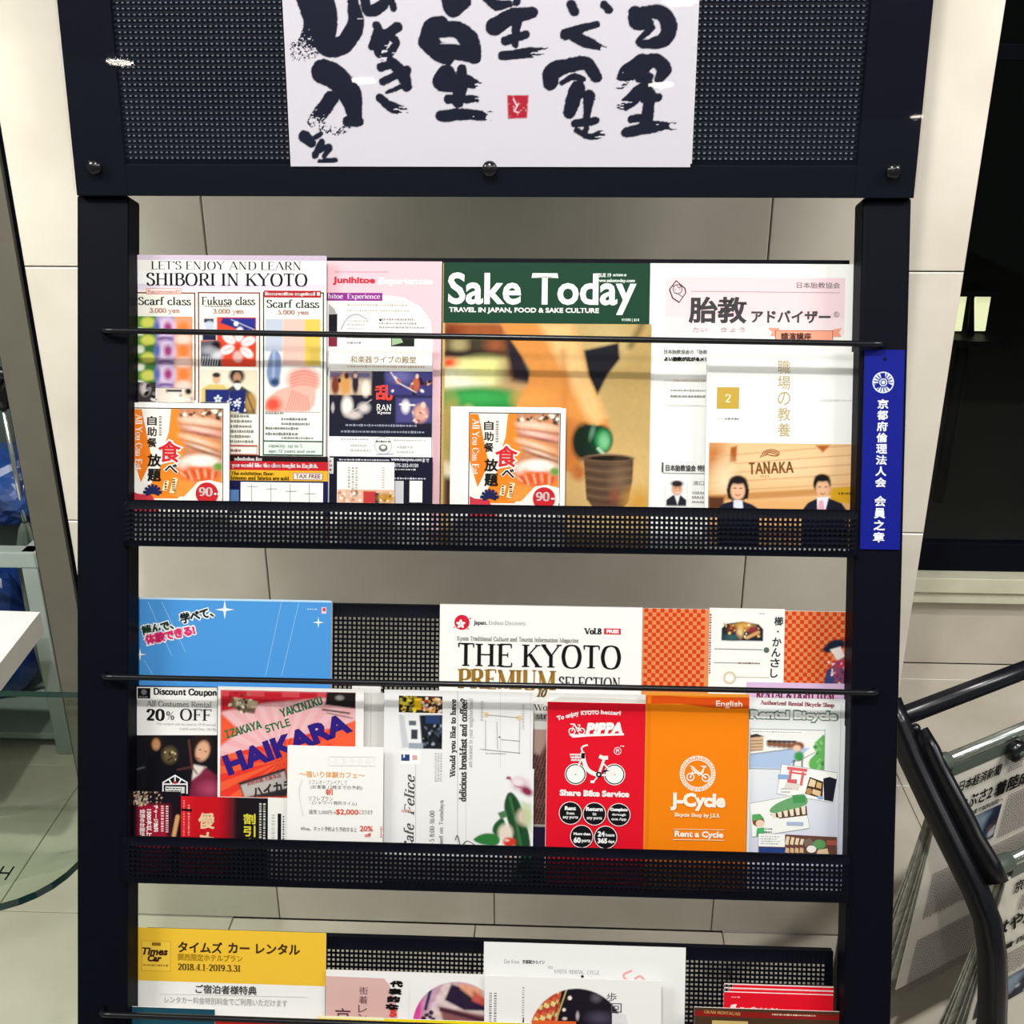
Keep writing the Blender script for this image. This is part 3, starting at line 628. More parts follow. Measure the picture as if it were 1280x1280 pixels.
# ---------------------------------------------------------------- calligraphy sheet behind the acrylic
INK = '#191b2d'
s = Sheet('calligraphy_sheet', 'white sheet of bold black brush calligraphy with small red seal in header', 'sheet', None, 349.8, -60, 875, -.0013, y1=208, th=.0006, plane=HD, front='#dcd7dd', part='brushwork', body='paper')
c = Canvas(359.8, 0, 867.6, 206, '#dcd7dd', 1.0)
g = c.noise(2.2, 3, 5.0); g2 = c.noise(2.0, 5, 1.0); g3 = c.noise(14, 8)
def br(pts, w, dry=0.0, ang=1, sm=True):
    """brush stroke; dry > 0 lets the paper show in streaks towards the stroke's end"""
    k = len(pts); w = [q*1.2 for q in w] if isinstance(w, (list, tuple)) else w*1.15
    if sm and k > 2:
        P2 = smooth_pts(pts, 6); w2 = np.interp(np.linspace(0, k-1, len(P2)), range(k), w if isinstance(w, (list, tuple)) else [w]*k)
    else: P2 = np.array(pts, float); w2 = w if isinstance(w, (list, tuple)) else [w]*k
    D = c.dist([tuple(p) for p in P2], list(w2))+(g3-.5)*3.2+(g2-.5)*1.6
    a = np.clip(.5-D/1.2, 0, 1)
    if dry:
        e = P2[-1]; st = P2[0]; dd = e-st; L = np.hypot(*dd)+1e-6; t = ((c.X-st[0])*dd[0]+(c.Y-st[1])*dd[1])/L/L
        q = np.clip((t-.45)/.55, 0, 1)*dry; hh = g if abs(dd[0]) > abs(dd[1]) else g2
        a = a*(hh > q*.62)
    c.mix(a, INK)
# left column: large glyph, glyph, signature
br([(396, -5), (402, 30), (388, 56), (372, 64)], [40, 36, 26, 22], 1.0)
br([(412, 30), (408, 55), (430, 56), (446, 30), (444, 4)], [20, 22, 20, 18, 12], .35)
br([(384, 2), (392, 6)], 12)
br([(404, 90), (420, 98), (436, 118), (442, 150)], [26, 28, 24, 16], .2)
br([(412, 122), (398, 142), (388, 152)], [16, 16, 14], .9)
br([(432, 152), (446, 152)], 12, .4)
br([(376, 172), (384, 180)], [14, 11]); br([(388, 174), (398, 168)], 6); br([(398, 178), (388, 196)], 8); br([(392, 190), (406, 186), (400, 198)], [7, 8, 6]); br([(394, 204), (414, 202)], 6)
c.mix(np.clip(.5-c.dist([(400, 160), (420, 166), (432, 160)], [14, 10, 8])/1.5, 0, 1)*(g2 > .58), INK)
# hiragana column
br([(458, -4), (462, 14), (480, 8), (486, -6)], [9, 12, 12, 10]); br([(490, -2), (494, 12)], 7)
br([(472, 32), (480, 44), (498, 34)], [8, 10, 10]); br([(474, 38), (466, 58)], 9, .2); br([(484, 44), (476, 62), (484, 68), (496, 54), (488, 46)], [12, 14, 11, 8, 8], .5)
br([(476, 84), (494, 80)], 10); br([(478, 102), (498, 92), (508, 88)], [8, 10, 10]); br([(490, 78), (502, 92), (508, 108)], [12, 15, 12]); br([(474, 122), (486, 132), (502, 140)], [9, 12, 11], .8); br([(482, 116), (506, 106)], [3, 8])
# third column: star
br([(560, -2), (566, 14), (580, 4)], [14, 15, 16], .3)
br([(536, 50), (540, 36), (552, 30)], [18, 20, 16]); br([(536, 52), (546, 64), (560, 74)], [22, 20, 14]); br([(550, 38), (572, 38), (586, 50), (592, 70)], [16, 18, 22, 16], .2)
br([(556, 62), (576, 66), (590, 68)], [14, 18, 16], .6)
br([(558, 92), (550, 104), (564, 106)], [20, 16, 16]); br([(577, 86), (575, 108), (572, 128)], [10, 16, 12]); br([(580, 100), (602, 108)], [14, 9], 1.2); br([(560, 124), (594, 124)], [10, 9], .6)
br([(550, 145), (578, 143), (612, 145)], [13, 13, 10], 1.0)
c.po([(551, 55), (568, 49), (570, 55)], '#dcd7dd', 1)
# fourth column
br([(606, -4), (620, 8), (636, 6)], [10, 12, 8]); br([(646, -4), (645, 5)], 8)
br([(618, 34), (640, 22), (664, 18)], [18, 16, 12]); br([(632, 52), (656, 44)], [10, 10]); br([(646, 24), (644, 56)], [10, 8]); br([(628, 70), (662, 66), (682, 64)], [9, 12, 7], 1.1)
# fifth column
br([(712, 8), (716, 16)], 10); br([(752, 8), (758, 14)], 9)
br([(706, 44), (722, 38), (744, 32)], [12, 9, 7]); br([(716, 46), (734, 54), (754, 62)], [11, 12, 7], 1.1)
br([(688, 104), (690, 90), (712, 82), (732, 80), (744, 96)], [16, 19, 16, 16, 13], .0); br([(702, 104), (716, 96), (728, 99)], [6, 8, 8])
br([(722, 110), (716, 128), (712, 142)], [16, 16, 12], .3); br([(736, 120), (734, 146)], [13, 8], .3); br([(724, 118), (746, 122)], [7, 6], .9); br([(720, 155), (745, 151)], [9, 8]); br([(722, 164), (738, 172), (752, 168)], [7, 7, 8], .6); br([(735, 150), (732, 172)], 5)
# right column
br([(790, 18), (794, 28), (806, 30)], [15, 20, 12]); br([(800, 18), (822, 18), (832, 34), (828, 50), (808, 56), (796, 52), (812, 36)], [13, 15, 17, 16, 11, 8, 6])
br([(802, 80), (784, 92), (774, 106)], [22, 18, 11], 1.0); br([(796, 80), (816, 76), (828, 86), (822, 100)], [14, 16, 16, 9]); br([(798, 98), (810, 96)], 10); br([(808, 106), (792, 122), (778, 134)], [13, 15, 12], .8)
br([(804, 122), (822, 122)], [12, 10]); br([(812, 118), (808, 160)], [13, 12]); br([(790, 150), (812, 146)], [9, 9]); br([(784, 166), (812, 160), (842, 158)], [12, 14, 9], 1.0)
c.po([(634, 119), (661, 119), (659, 148), (635, 149)], '#b82438', 1.0)
c.ln([(642, 124), (646, 132), (648, 130), (643, 139), (648, 141)], 1.6, '#f3dfe0')
c.mix((c.noise(2.5, 9) > .72)*(c.X > 633)*(c.X < 661)*(c.Y > 118)*(c.Y < 150)*.5, '#dcd7dd')
s.Cv(c); s.done()

# ---------------------------------------------------------------- blue membership sign on the right post
s = Sheet('member_sign', 'narrow blue enamel sign with white emblem and vertical white lettering on right post', 'sign', None, 1081, 437, 1131, .0022, y1=686.5, th=.0018, front='#0f1a86', side='#101a7c', part='sign_face', body='plate')
cx, cy = 1104, 478
s.El(cx, cy, 13.5, 13.5, '#d5def0')
for k in range(17):
    a = 2*math.pi*k/17; 
    s.Ln([(cx+7*math.cos(a), cy+7*math.sin(a)), (cx+12.2*math.cos(a), cy+12.2*math.sin(a))], 1.3, '#0f1a86')
for k in range(3):
    a = math.pi/2*(-1)+k*2*math.pi/3; s.P([(cx+4*math.cos(a-.6), cy+4*math.sin(a-.6)), (cx+12*math.cos(a-.2), cy+12*math.sin(a-.2)), (cx+12*math.cos(a+.2), cy+12*math.sin(a+.2)), (cx+4*math.cos(a+.6), cy+4*math.sin(a+.6))], '#0f1a86')
s.El(cx, cy, 6.5, 6.5, '#0f1a86'); s.El(cx, cy, 5, 5, '#d5def0', 1.3); s.El(cx, cy, 2.4, 2.4, '#d5def0')
s.El(1106, 449, 2.2, 2.2, '#05060c')
s.VT('京都府倫理法人会', 1102, 498, 610, 13.5, '#e6ecf8', .9, -.45); s.VT('会員之章', 1099, 619, 679, 14, '#e6ecf8', .9, -.6)
s.done()

# ================================================================ upper shelf
f1, f2, f3 = FLV
G1 = 'leaflets and magazines on the upper shelf'
s = Sheet('folded_pamphlet', 'pink pamphlet half hidden between lilac flyer and green magazine', 'pamphlet', G1, 392, 326, 552.5, -.037, f1, th=.004, front='#f3c6cf')
s.P([(392, 376), (480, 369), (505, 372), (526, 384), (538, 400), (541, 425), (541, 640), (392, 640)], '#f6f6f2')
s.T('Junihitoe', 416, 346, 469, 356.5, '#cf3346', 1.3); s.T('Experiences', 473, 347, 541, 358, '#fbe9ea', 1.2)
s.Lo(418, 338, 486, 342, '#dfa2ae'); s.R(404, 366, 478, 376, '#8e2f8c'); s.T('hitoe  Experience', 410, 367, 475, 375, '#f4e8f4', 0, 's')
s.Lo(434, 379, 508, 384, '#c8bcb8'); s.Lo(434, 386, 511, 391, '#c9c2bd'); s.Lo(434, 399, 462, 413, '#c9c5c0', 3); s.Lo(474, 397, 531, 412, '#aaa8a4', 3); s.El(475.5, 400, 1.4, 1.4, '#222')
s.Ln([(426, 412), (434, 398), (446, 393), (459, 399)], 1, '#8c8c8c', True)
s.R(411, 392, 421.5, 432, '#16151f'); s.P([(411, 380), (418, 386), (421, 393), (411, 393)], '#b7b4b4'); s.R(411, 420, 421.5, 433, '#8a2b3a'); s.R(489, 420, 518, 433, '#1a221b'); s.P([(490, 423), (500, 421), (504, 428), (490, 432)], '#9dbb8f')
s.Lo(432, 420, 478, 424, '#bbb'); s.Lo(434, 426, 452, 431, '#999')
s.done()
s = Sheet('concert_leaflet', 'white and navy concert leaflet with stage photos, in front of the pink pamphlet', 'leaflet', G1, 411, 434, 540.5, -.031, f1, th=.0008, front='#f3f3ee')
s.T('和楽器ライブの殿堂', 438, 445, 520, 454, '#8d7440', .3); s.Lo(434, 456, 530, 461, '#c8ab94')
c = Canvas(411.5, 464, 540, 546, '#1a1b2e', 1.0)
c.re(411, 464, 464, 494, '#c9b79a', 1); c.re(411, 464, 464, 474, '#5b5573', 3)
for (x, y, w, h, k) in ((419, 482, 5, 12, '#7a3526'), (431, 481, 7, 14, '#d79a55'), (444, 479, 4, 14, '#2a2030'), (457, 486, 5, 10, '#e9e2d8'), (424, 476, 2, 3, '#2b1c18'), (433, 470, 3, 4, '#3a2420'), (444, 470, 2.5, 3, '#c59a80')): c.el(x, y, w, h, k, .3)
c.re(481, 464, 540, 494, '#3b3a78', 2); c.el(500, 470, 14, 8, '#6a69a8', .6); c.spots(16, 490, 470, 538, 492, 1, 4, ['#b5603c', '#d9b9a0', '#15152a', '#e8dcd8', '#52224a'], 3)
c.ln([(488, 465), (497, 478), (520, 490)], 1.2, '#e9e4e0'); c.el(520, 480, 4, 9, '#c4613a', .3); c.el(521, 470, 2, 3, '#e5c7b0', .3)
c.el(434, 508, 7, 12, '#ece6e0', .35); c.el(443, 519, 9, 5, '#cfc4be', .4); c.el(455, 510, 7, 6, '#d8d0cc', .5); c.el(416, 510, 2, 6, '#bbb2b0', .4); c.ln([(440, 514), (452, 508), (464, 500)], 1, '#c9c1bc')
c.re(495, 497, 540, 528, '#4a4884', 2); c.el(507, 508, 5, 8, '#efe9e6', .4); c.ln([(500, 505), (518, 506)], 2, '#efe9e6'); c.el(526, 516, 9, 11, '#d9a08c', .3); c.el(529, 506, 3, 4, '#e8c8b8', .3); c.spots(10, 515, 512, 538, 527, 1, 3, ['#b04a4a', '#e8d0c0', '#d8b0a0'], 8)
s.Cv(c); s.T('乱', 469, 481, 491, 500, '#e0453c', 1.6); s.T('RAN', 471, 505, 489, 513.5, '#e9e9ea', 0, 'r'); s.T('Kyoto', 472, 514, 488.5, 518.5, '#e9e9ea', .4)
s.Lo(432, 529, 520, 535, '#8f93a6'); s.Lo(426, 537, 531, 543, '#8f93a6')
s.El(479, 557, 11, 11, '#a9b0ad', .7); s.El(479, 560, 5.5, 4.5, '#777c78'); s.El(479, 559, 3, 2.2, '#eee'); s.Lo(470, 550, 488, 554, '#555'); s.Lo(426, 547, 462, 551, '#bbb'); s.Lo(438, 554, 464, 566, '#c4c4c4', 2); s.Lo(492, 549, 532, 552, '#bbb'); s.Lo(496, 556, 520, 568, '#c9c9c9', 2); s.Ln([(470, 568), (492, 567.5)], .8, '#7b86c0')
s.R(411.5, 571, 540.5, 640, '#16172b'); s.Lo(424, 573, 486, 577, '#c8c8d2'); s.T('www.ranoyoto.com', 489, 573, 527, 577.5, '#dcdce4', .3); s.T('まで', 528, 573, 536.5, 578, '#dcdce4', .3)
s.T('075-252-0150', 493, 579.5, 523, 584, '#cfcfda', .3); s.Lo(494, 585, 518, 589, '#c8c8d2'); s.Lo(493, 596, 531, 600.5, '#c8c8d2'); s.R(512, 601, 528, 628, '#f0f0ec'); s.R(411, 572, 417, 592, '#d6d6d2'); s.Lo(412, 574, 416, 590, '#8e3b3b', 3); s.R(488, 601, 504.5, 640, '#dcdde0')
s.done()
s = Sheet('shop_card', 'small white card with colour photo strip standing below the concert leaflet', 'card', None, 421.5, 577, 493, -.022, f1, th=.0008, front='#f2f1ea')
s.Lo(434, 584, 448, 611, '#a9a49c', 3, 2, True); s.Lo(476, 584, 482, 610, '#c5c0b8', 1, 2, True)
c = Canvas(421.6, 612, 493, 629, '#e2b79c', .9); c.re(454, 614, 470, 629, '#c23a3a'); c.re(469, 616, 474, 629, '#1c2030'); c.el(482, 622, 10, 6, '#b98a35', .4); c.el(443, 616, 4, 4, '#5a3a28', .4); c.spots(30, 422, 613, 452, 628, .8, 2.4, ['#f3e2d2', '#c98a6a', '#e9cdb8', '#d9a080'], 4); c.spots(10, 476, 614, 492, 628, .8, 2, ['#efe3c8', '#7d4a24', '#d8a02a'], 5)
s.Cv(c); s.done()

s = Sheet('shibori_flyer', 'lilac topped flyer for shibori dyeing classes with three framed columns', 'flyer', G1, 160, 320, 409, -.0295, f1, th=.0012, front='#f1efe9', bend=.004)
c = Canvas(160, 320, 408, 364, '#c7b5cb', 2.0); c.mix(np.clip((c.Y-340)/24, 0, 1)*.75, '#eee6ec'); c.mix(np.clip((352-c.X)/190-.35, 0, 1)*.5, '#ece4ef'); c.mix((((c.X+c.Y)/5) % 1 < .35)*.16, '#f2ecf6'); s.Cv(c)
s.T("LET'S ENJOY AND LEARN", 190, 327.5, 377, 339.5, '#1d1a20', 0, 's'); s.T('SHIBORI IN KYOTO', 184, 342, 385, 358.5, '#15131a', .3, 's')
for (a, b, k) in ((169, 245, '#4a1712'), (248, 325.5, '#4a1712'), (329, 405, '#12241c')):
    s.R(a, 366, b, 500 if a < 200 else 570, '#7d2a1c' if k == '#4a1712' else '#1f4a30'); s.R(a+1.6, 367.6, b-1.6, 499 if a < 200 else 568.5, '#f4f3e6' if a < 320 else '#f2f6ec')
s.R(184, 361, 228, 368.5, '#f5ece6'); s.FR(184, 361, 228, 368.5, '#d98d80', .8); s.T('Recommend!!', 186, 362.5, 226, 367.5, '#dd8f7f', .5)
s.R(331, 364, 402, 372.5, '#b3202c'); s.T('Reservation required !!', 332, 365.5, 400.5, 371, '#f2dedd', .6, 'S')
s.T('Scarf class', 174, 371.5, 240, 382, '#26302c', .2, 's'); s.T('Fukusa class', 253, 371.5, 320, 382, '#26302c', .2, 's'); s.T('Scarf class', 334, 375, 400, 385.5, '#26302c', .2, 's')
s.T('3,000 yen', 188, 385.5, 226, 393, '#d8a294', .3, 's'); s.T('3,000 yen', 267, 386.5, 306, 394, '#d8a294', .3, 's'); s.T('5,000 yen', 348, 388, 387, 395, '#cf9c98', .3, 's'); s.Lo(255, 381.5, 290, 385, '#a9a9a0')
c = Canvas(173, 396, 241, 485, '#4f8e3a', 1.1)
for j in range(5):
    y = 404+j*22
    c.el(186, y, 9, 7, '#d8dc62', .3); c.el(176, y+11, 6, 5, '#eef2d8', .3); c.el(190, y+11, 8, 5, '#3c7a38', .4)
c.re(196, 396, 220, 485, '#9c8fc4', 1); c.re(219, 396, 241, 485, '#e89a72', 1)
for j in range(4):
    y = 410+j*29; c.el(208, y, 12, 13, '#dcc6e0', .3); c.el(211, y, 5, 7, '#a03a78', .5); c.el(197, y, 4, 9, '#5a6cb4', .5); c.el(208, y+14, 10, 3, '#6a4a8c', .4)
    c.el(230, y, 7, 7, '#f2803a', .4); c.el(230, y+14, 10, 6, '#f4cfc0', .4)
s.Cv(c)
c = Canvas(172, 478, 195, 502, '#3a3536', 1.0); c.el(182, 486, 6, 8, '#cfc8c6', .4); c.el(186, 484, 3, 5, '#1a1618', .4); c.spots(8, 173, 480, 194, 501, 1, 4, ['#efeae8', '#0f0d10', '#8a8282'], 2); s.Cv(c)
c = Canvas(197, 486, 243, 503, '#e8dccf', 1.0); c.re(208, 487, 228, 490, '#2a2a2a'); c.re(230, 487, 243, 503, '#e0d2b8'); c.el(236, 489, 4, 4, '#2b1d18', .4); c.spots(9, 199, 490, 240, 503, 1, 3, ['#d9a89a', '#f6efe8', '#bca89a'], 2); s.Cv(c)
c = Canvas(252, 397, 320.5, 458, '#e0472a', 1.0)
c.re(252, 397, 272, 426, '#e6e6ea', .6); c.re(256, 399, 268, 404, '#1b1a22'); c.el(263, 408, 6, 6, '#c4cfe0', .3); c.re(254, 414, 271, 426, '#18203c')
c.po([(277, 398), (320, 398), (320, 412), (300, 412)], '#24308a'); c.po([(276, 404), (280, 398), (320, 409), (314, 418)], '#1d2878'); c.el(296, 405, 3, 3, '#e8e8f4', .3, 0); c.ln([(290, 400), (318, 412)], .9, '#cfd3ee')
c.po([(249, 428), (274, 426), (278, 458), (252, 462)], '#5b5c66'); c.el(271, 432, 6, 5, '#16141c', .4); c.el(272, 444, 7, 6, '#d5d5dc', .5); c.el(262, 438, 9, 5, '#a9a9b2', .5); c.re(252, 450, 276, 458, '#201f2c'); 
for k in range(7): c.ln([(255+k*3.2, 446), (253+k*3.2, 458)], 1, '#cfcfd6')
for k in range(6):
    a = math.radians(-90+60*k+8); 
    if k == 3: continue
    c.el(298+14*math.cos(a), 432+14*math.sin(a), 9, 5.5, '#f4ecea', .2, math.degrees(a)); c.ln([(298+8*math.cos(a), 432+8*math.sin(a)), (298+18*math.cos(a), 432+18*math.sin(a))], .8, '#d99a90')
c.el(298, 446, 6, 7, '#e2b8b0', .3); s.Cv(c)
c = Canvas(251, 463, 321.5, 517, '#e6dcc0', 1.0)
c.re(251, 463, 290, 480, '#eae3cf', 2); c.el(271, 474, 5, 6.5, '#dcb190', .25); c.el(271, 469, 5, 3, '#3a2c22', .3); c.po([(252, 487), (262, 481), (280, 481), (288, 490), (288, 503), (252, 503)], '#d9c06e')
c.el(296.5, 470, 9.5, 9.5, '#2a211e', .25); c.el(297, 473, 5, 7, '#b78a6a', .3); c.el(297, 478, 4, 3, '#2c221c', .4); c.po([(283, 488), (292, 482), (302, 482), (314, 490), (320, 500), (320, 517), (300, 517)], '#4a4636', 1); c.po([(292, 482), (298, 490), (303, 482), (300, 479), (294, 479)], '#dfe0e4')
c.el(314, 503, 7, 12, '#b08a4c', .3); c.ln([(308, 490), (318, 516)], 2, '#6a5228')
c.re(257, 487, 287, 503, '#1e2a6e', .6); c.po([(288, 488), (308, 487), (306, 516), (286, 514)], '#1b2668')
for (x, y) in ((273, 499), (297, 504)):
    for k in range(5): a = 2*math.pi*k/5-1.57; c.el(x+3.2*math.cos(a), y+3.2*math.sin(a), 2, 1.5, '#dfe6f6', .3, math.degrees(a))
c.spots(14, 284, 497, 308, 517, .6, 1.3, ['#dfe6f6'], 4); c.re(251, 503, 284, 517, '#27305e', 1); s.Cv(c)
c = Canvas(332, 399, 401, 515, '#f0f1ea', 1.1)
c.re(332, 399, 354, 440, '#c0c9da', 1); c.re(354, 399, 381, 457, '#e9c3b6', 1); c.re(381, 399, 401, 457, '#ecc75c', 1); c.re(387, 434, 401, 457, '#cdb254', 3, .7)
c.po([(342, 438), (352, 447), (349, 480), (340, 483), (334, 470), (336, 450)], '#7c93bd', 1.5, 1, True); c.ln([(343, 440), (342, 480)], 3, '#a9bcdc', 1.5); c.el(344, 478, 6, 5, '#27456e', .5)
c.el(380, 476, 21, 16, '#eba394', .25); c.el(381, 490, 12, 25, '#ecaa9b', .3); c.po([(333, 505), (345, 490), (362, 484), (392, 484), (388, 512), (333, 514)], '#efb5a6', 1.5, 1, True); c.el(342, 506, 10, 9, '#e5523c', .5)
for k in range(9): c.ln([(366+k*2.4, 488+k), (358+k*3.6, 513)], .9, '#d8796c', .8)
for k in range(5): c.ln([(364, 468+k*4), (380, 464+k*4), (398, 468+k*4)], .9, '#d9826f', .8, 1, True)
s.Cv(c)
s.Lo(332, 514, 356, 519, '#9b9b98'); s.Lo(352, 521, 397, 533, '#7f8580', 2); s.Lo(332, 532, 378, 546, '#7f8580', 2); s.Lo(352, 545, 392, 550, '#8f9590'); s.Ln([(329, 551), (404, 552)], 1.3, '#1f4a30'); s.R(331, 554, 402, 568, '#dfeee2'); s.T('capacity: up to 5.', 336, 555, 379, 560.5, '#7b8a80', .2, 's'); s.T('age: 12 years and over', 336, 562, 395, 567, '#7b8a80', .2, 's')
s.Lo(286, 517, 321, 555, '#8a8a84', 6); s.R(286, 557, 322, 557.8, '#c24a44'); s.FR(286, 556, 322, 568, '#c96a60', .8); s.Lo(286, 560, 300, 566, '#a0605a')
s.R(286, 570, 410, 577, '#1c1014'); s.R(286, 577, 410, 588, '#c4222c'); s.R(286, 588, 410, 601, '#e9b32a'); s.R(286, 601, 410, 640, '#191a4a'); s.R(301, 603, 404, 640, '#f2f2ee'); s.R(287, 612, 299, 628, '#5b82b8')
s.T('admission fee', 293, 571, 328, 576, '#efe6e6', .4, 'S'); s.T('you would like the class taught in English.', 290, 579, 398, 586, '#f6dcdc', .5, 'S'); s.T('The exhibition floor:', 289, 589.5, 343, 594, '#5c4708', .4, 's'); s.T('kimono and fabrics are sold.', 289, 595, 363, 600, '#5c4708', .4, 's')
s.R(367, 591, 404, 600, '#f4ead2'); s.FR(367, 591, 404, 600, '#9b5070', .7); s.T('TAX FREE', 370, 592.5, 401, 598, '#8a4a74', .5)
for k in range(4): s.Ln([(315+k*24, 605), (315+k*24, 628)], .7, '#9a9a9a'); s.Ln([(315+k*24-6, 608+k*3), (315+k*24+8, 608+k*3)], .7, '#aaa')
s.done()

s = Sheet('sake_magazine', 'green banded sake magazine with photo of sake poured into a brown cup', 'magazine', G1, 554, 328.5, 811.5, -.0355, f1, th=.006, front='#c9a968', part='cover')
s.R(554, 328.5, 811.5, 404.5, '#14402c'); s.T('Sake Today', 559.5, 341, 794.5, 393, '#f4f6f0', 2.6)
s.T('TRAVEL IN JAPAN, FOOD & SAKE CULTURE', 561, 384.5, 748.5, 392.5, '#eef2ea', .7); s.T('ISSUE 19', 745, 341.5, 764, 346.5, '#dfe8df', .4); s.T('AUTUMN 18', 766, 342.5, 783, 345.5, '#dfe8df', .4); s.T('www.saketoday.com', 744.5, 348.5, 793.5, 354, '#dfe8df', .4); s.T('¥1000 | $10', 777, 398, 799, 402.5, '#cfdccf', .3)
c = Canvas(554.5, 405, 811.5, 682, '#c2a468', 1.4)
c.el(790, 430, 40, 60, '#b89a5c', .8); c.el(760, 420, 26, 26, '#cbb27a', .8); c.ln([(800, 405), (786, 432)], 7, '#7b6a3c', 4); c.el(740, 600, 90, 40, '#ddb878', .8)
c.re(554, 404, 630, 424, '#a2552a', 5); c.el(560, 415, 14, 9, '#7a3418', .8); c.re(554, 423, 640, 449, '#3a2a1e', 4); c.el(572, 432, 11, 9, '#a89a6a', .6); c.el(597, 430, 7, 7, '#3c3a2c', .6); c.el(618, 432, 12, 8, '#9a5530', .7); c.re(554, 441, 660, 449, '#2a2018', 3)
c.re(554, 451, 640, 485, '#e4e6a4', 6); c.el(561, 455, 10, 6, '#dd3a1c', .7); c.el(576, 476, 26, 11, '#f4f3e0', .7); c.el(606, 462, 28, 12, '#e9e690', .8); c.el(640, 468, 14, 24, '#8a5a38', .8); c.el(645, 488, 20, 12, '#bf9a6c', .8)
c.el(598, 505, 58, 20, '#1c7f38', .25); c.el(598, 498, 48, 9, '#38a04c', .7); c.el(590, 545, 35, 34, '#2a9a48', .3); c.el(563, 535, 12, 34, '#b99c58', .5); c.el(585, 512, 6, 5, '#a8b46a', .7)
c.re(554, 580, 600, 600, '#e9dfc0', 5); c.re(554, 598, 575, 640, '#4a3220', 5)
c.po([(632, 425), (645, 430), (664, 470), (660, 480), (640, 476), (634, 450)], '#241d26', 4)
c.po([(622, 404), (712, 404), (722, 428), (730, 455), (744, 490), (756, 515), (762, 535), (748, 545), (736, 530), (728, 560), (722, 592), (706, 588), (690, 550), (644, 512), (660, 478), (662, 462), (636, 424)], '#dc9146', 2)
c.po([(672, 404), (712, 404), (722, 428), (730, 455), (744, 490), (757, 520), (745, 532), (732, 520), (708, 470), (690, 440)], '#ecc080', 6); c.ln([(702, 440), (706, 480), (704, 520)], 5, '#c47a34', 5, .7); c.el(664, 500, 18, 12, '#e79a4a', .8); c.el(716, 560, 10, 26, '#d27c3a', .6); c.el(724, 590, 8, 10, '#c47436', .5)
c.po([(728, 438), (771, 428), (773, 448), (758, 468), (746, 493), (735, 470)], '#15161f', 2)
c.el(730, 552, 15, 23, '#0f2418', .2); c.po([(730, 530), (752, 532), (752, 566), (732, 574)], '#10281a', 1.5); c.el(752, 549, 14, 18, '#0c3a22', .15); c.el(754, 549, 10, 13, '#2f8f4c', .25); c.el(755, 551, 6, 9, '#7cc48c', .5); c.el(740, 540, 3, 9, '#5b8a6a', .6, 15); c.ln([(748, 560), (758, 570)], 4, '#a8d0a8', 1)
c.po([(730, 572), (792, 572), (791, 600), (786, 627), (780, 634), (742, 634), (734, 622)], '#5c4433', 1); c.re(740, 560, 790, 570, '#c2a468', .5, 0); c.el(761, 571.5, 31, 5, '#7a5e46', .15); c.el(762, 572, 27, 3.2, '#1c120d', .2)
for k in range(9): c.ln([(731+k*.5, 580+k*5.5), (760, 583+k*5.5), (791-k*.5, 579+k*5.5)], 1.6, '#82674a' if k % 2 else '#3c2c22', 1.2, .7, True)
c.el(770, 618, 7, 9, '#8a3a22', .7, 0, .7); c.el(775, 600, 10, 18, '#94765a', .9, 0, .5); c.el(800, 625, 16, 14, '#cf9a3c', .8)
c.nz(.06, 5, 2); s.Cv(c); s.done()

s = Sheet('seminar_pamphlet', 'large white pamphlet with pink heading panel and baby emblem, upper right', 'pamphlet', G1, 813, 329, 1077.5, -.037, f1, th=.003, front='#f4f5f1')
s.R(831, 347, 1055.5, 417.5, '#f1d6da'); s.R(831, 397, 1055, 418, '#f3dfe1')
s.P([(845, 350), (857, 360), (858, 366), (849, 379), (840, 373), (836, 362)], '#4a3a40'); s.P([(845.3, 352), (855.5, 361), (856.4, 366), (849, 377), (841.5, 372), (837.8, 362)], '#f2d4d9')
s.El(847, 361.5, 6.2, 6.2, '#4a3a40', 1); s.Ln([(843, 361), (845, 362.5)], .8, '#4a3a40'); s.Ln([(849, 361), (851, 362)], .8, '#4a3a40'); s.Ln([(841, 358), (846, 356), (848, 360), (852, 358)], 1.2, '#4a3a40'); s.Ln([(845, 366), (853, 371)], 1, '#4a3a40')
s.T('日本胎教協会', 996, 353, 1050, 360.5, '#6a666a', .1); s.Ln([(864, 364), (1050, 366)], .8, '#b9a3a8')
s.T('胎教', 861, 371, 933, 404, '#413f43', 2.2); s.T('アドバイザー', 939, 388, 1038, 404, '#47464a', 1.1); s.El(1045.5, 393, 3.4, 3.4, '#6a666a', .6); s.T('R', 1044, 391, 1047, 395, '#6a666a')
s.T('たい', 866, 409, 884, 415, '#bdb6b8', .1); s.T('きょう', 901, 409, 931, 415, '#bdb6b8', .1)
s.P([(960, 410), (974, 410), (972, 415), (974, 420), (963, 420), (966, 415)], '#eda084'); s.P([(1041, 412), (1052, 410), (1048, 416), (1052, 421), (1040, 421)], '#eda084'); s.R(969, 413, 1041, 429, '#f2a78a'); s.FR(969, 413, 1041, 429, '#b0503a', .8); s.T('講演講座', 976, 416, 1014, 426, '#4a2a24', .6)
s.T('日本胎教協会の「胎教', 830, 437, 884, 442.5, '#6c6c6c', .2); s.T('よい胎教が広がるメリ', 830, 446, 885, 451.5, '#1c1c1c', .7); s.Lo(842, 473, 882, 478, '#d3b6a8'); s.FR(830, 475, 890, 507, '#dfe2dd', .6); s.Lo(838, 486, 882, 490, '#a3a3a0'); s.Lo(838, 493, 882, 498, '#8a8a88')
s.R(827, 578, 829.2, 590, '#555'); s.T('日本胎教協会 特別', 832, 581, 884, 589, '#3c3c3c', .4); s.R(828, 591, 884, 591.7, '#999')
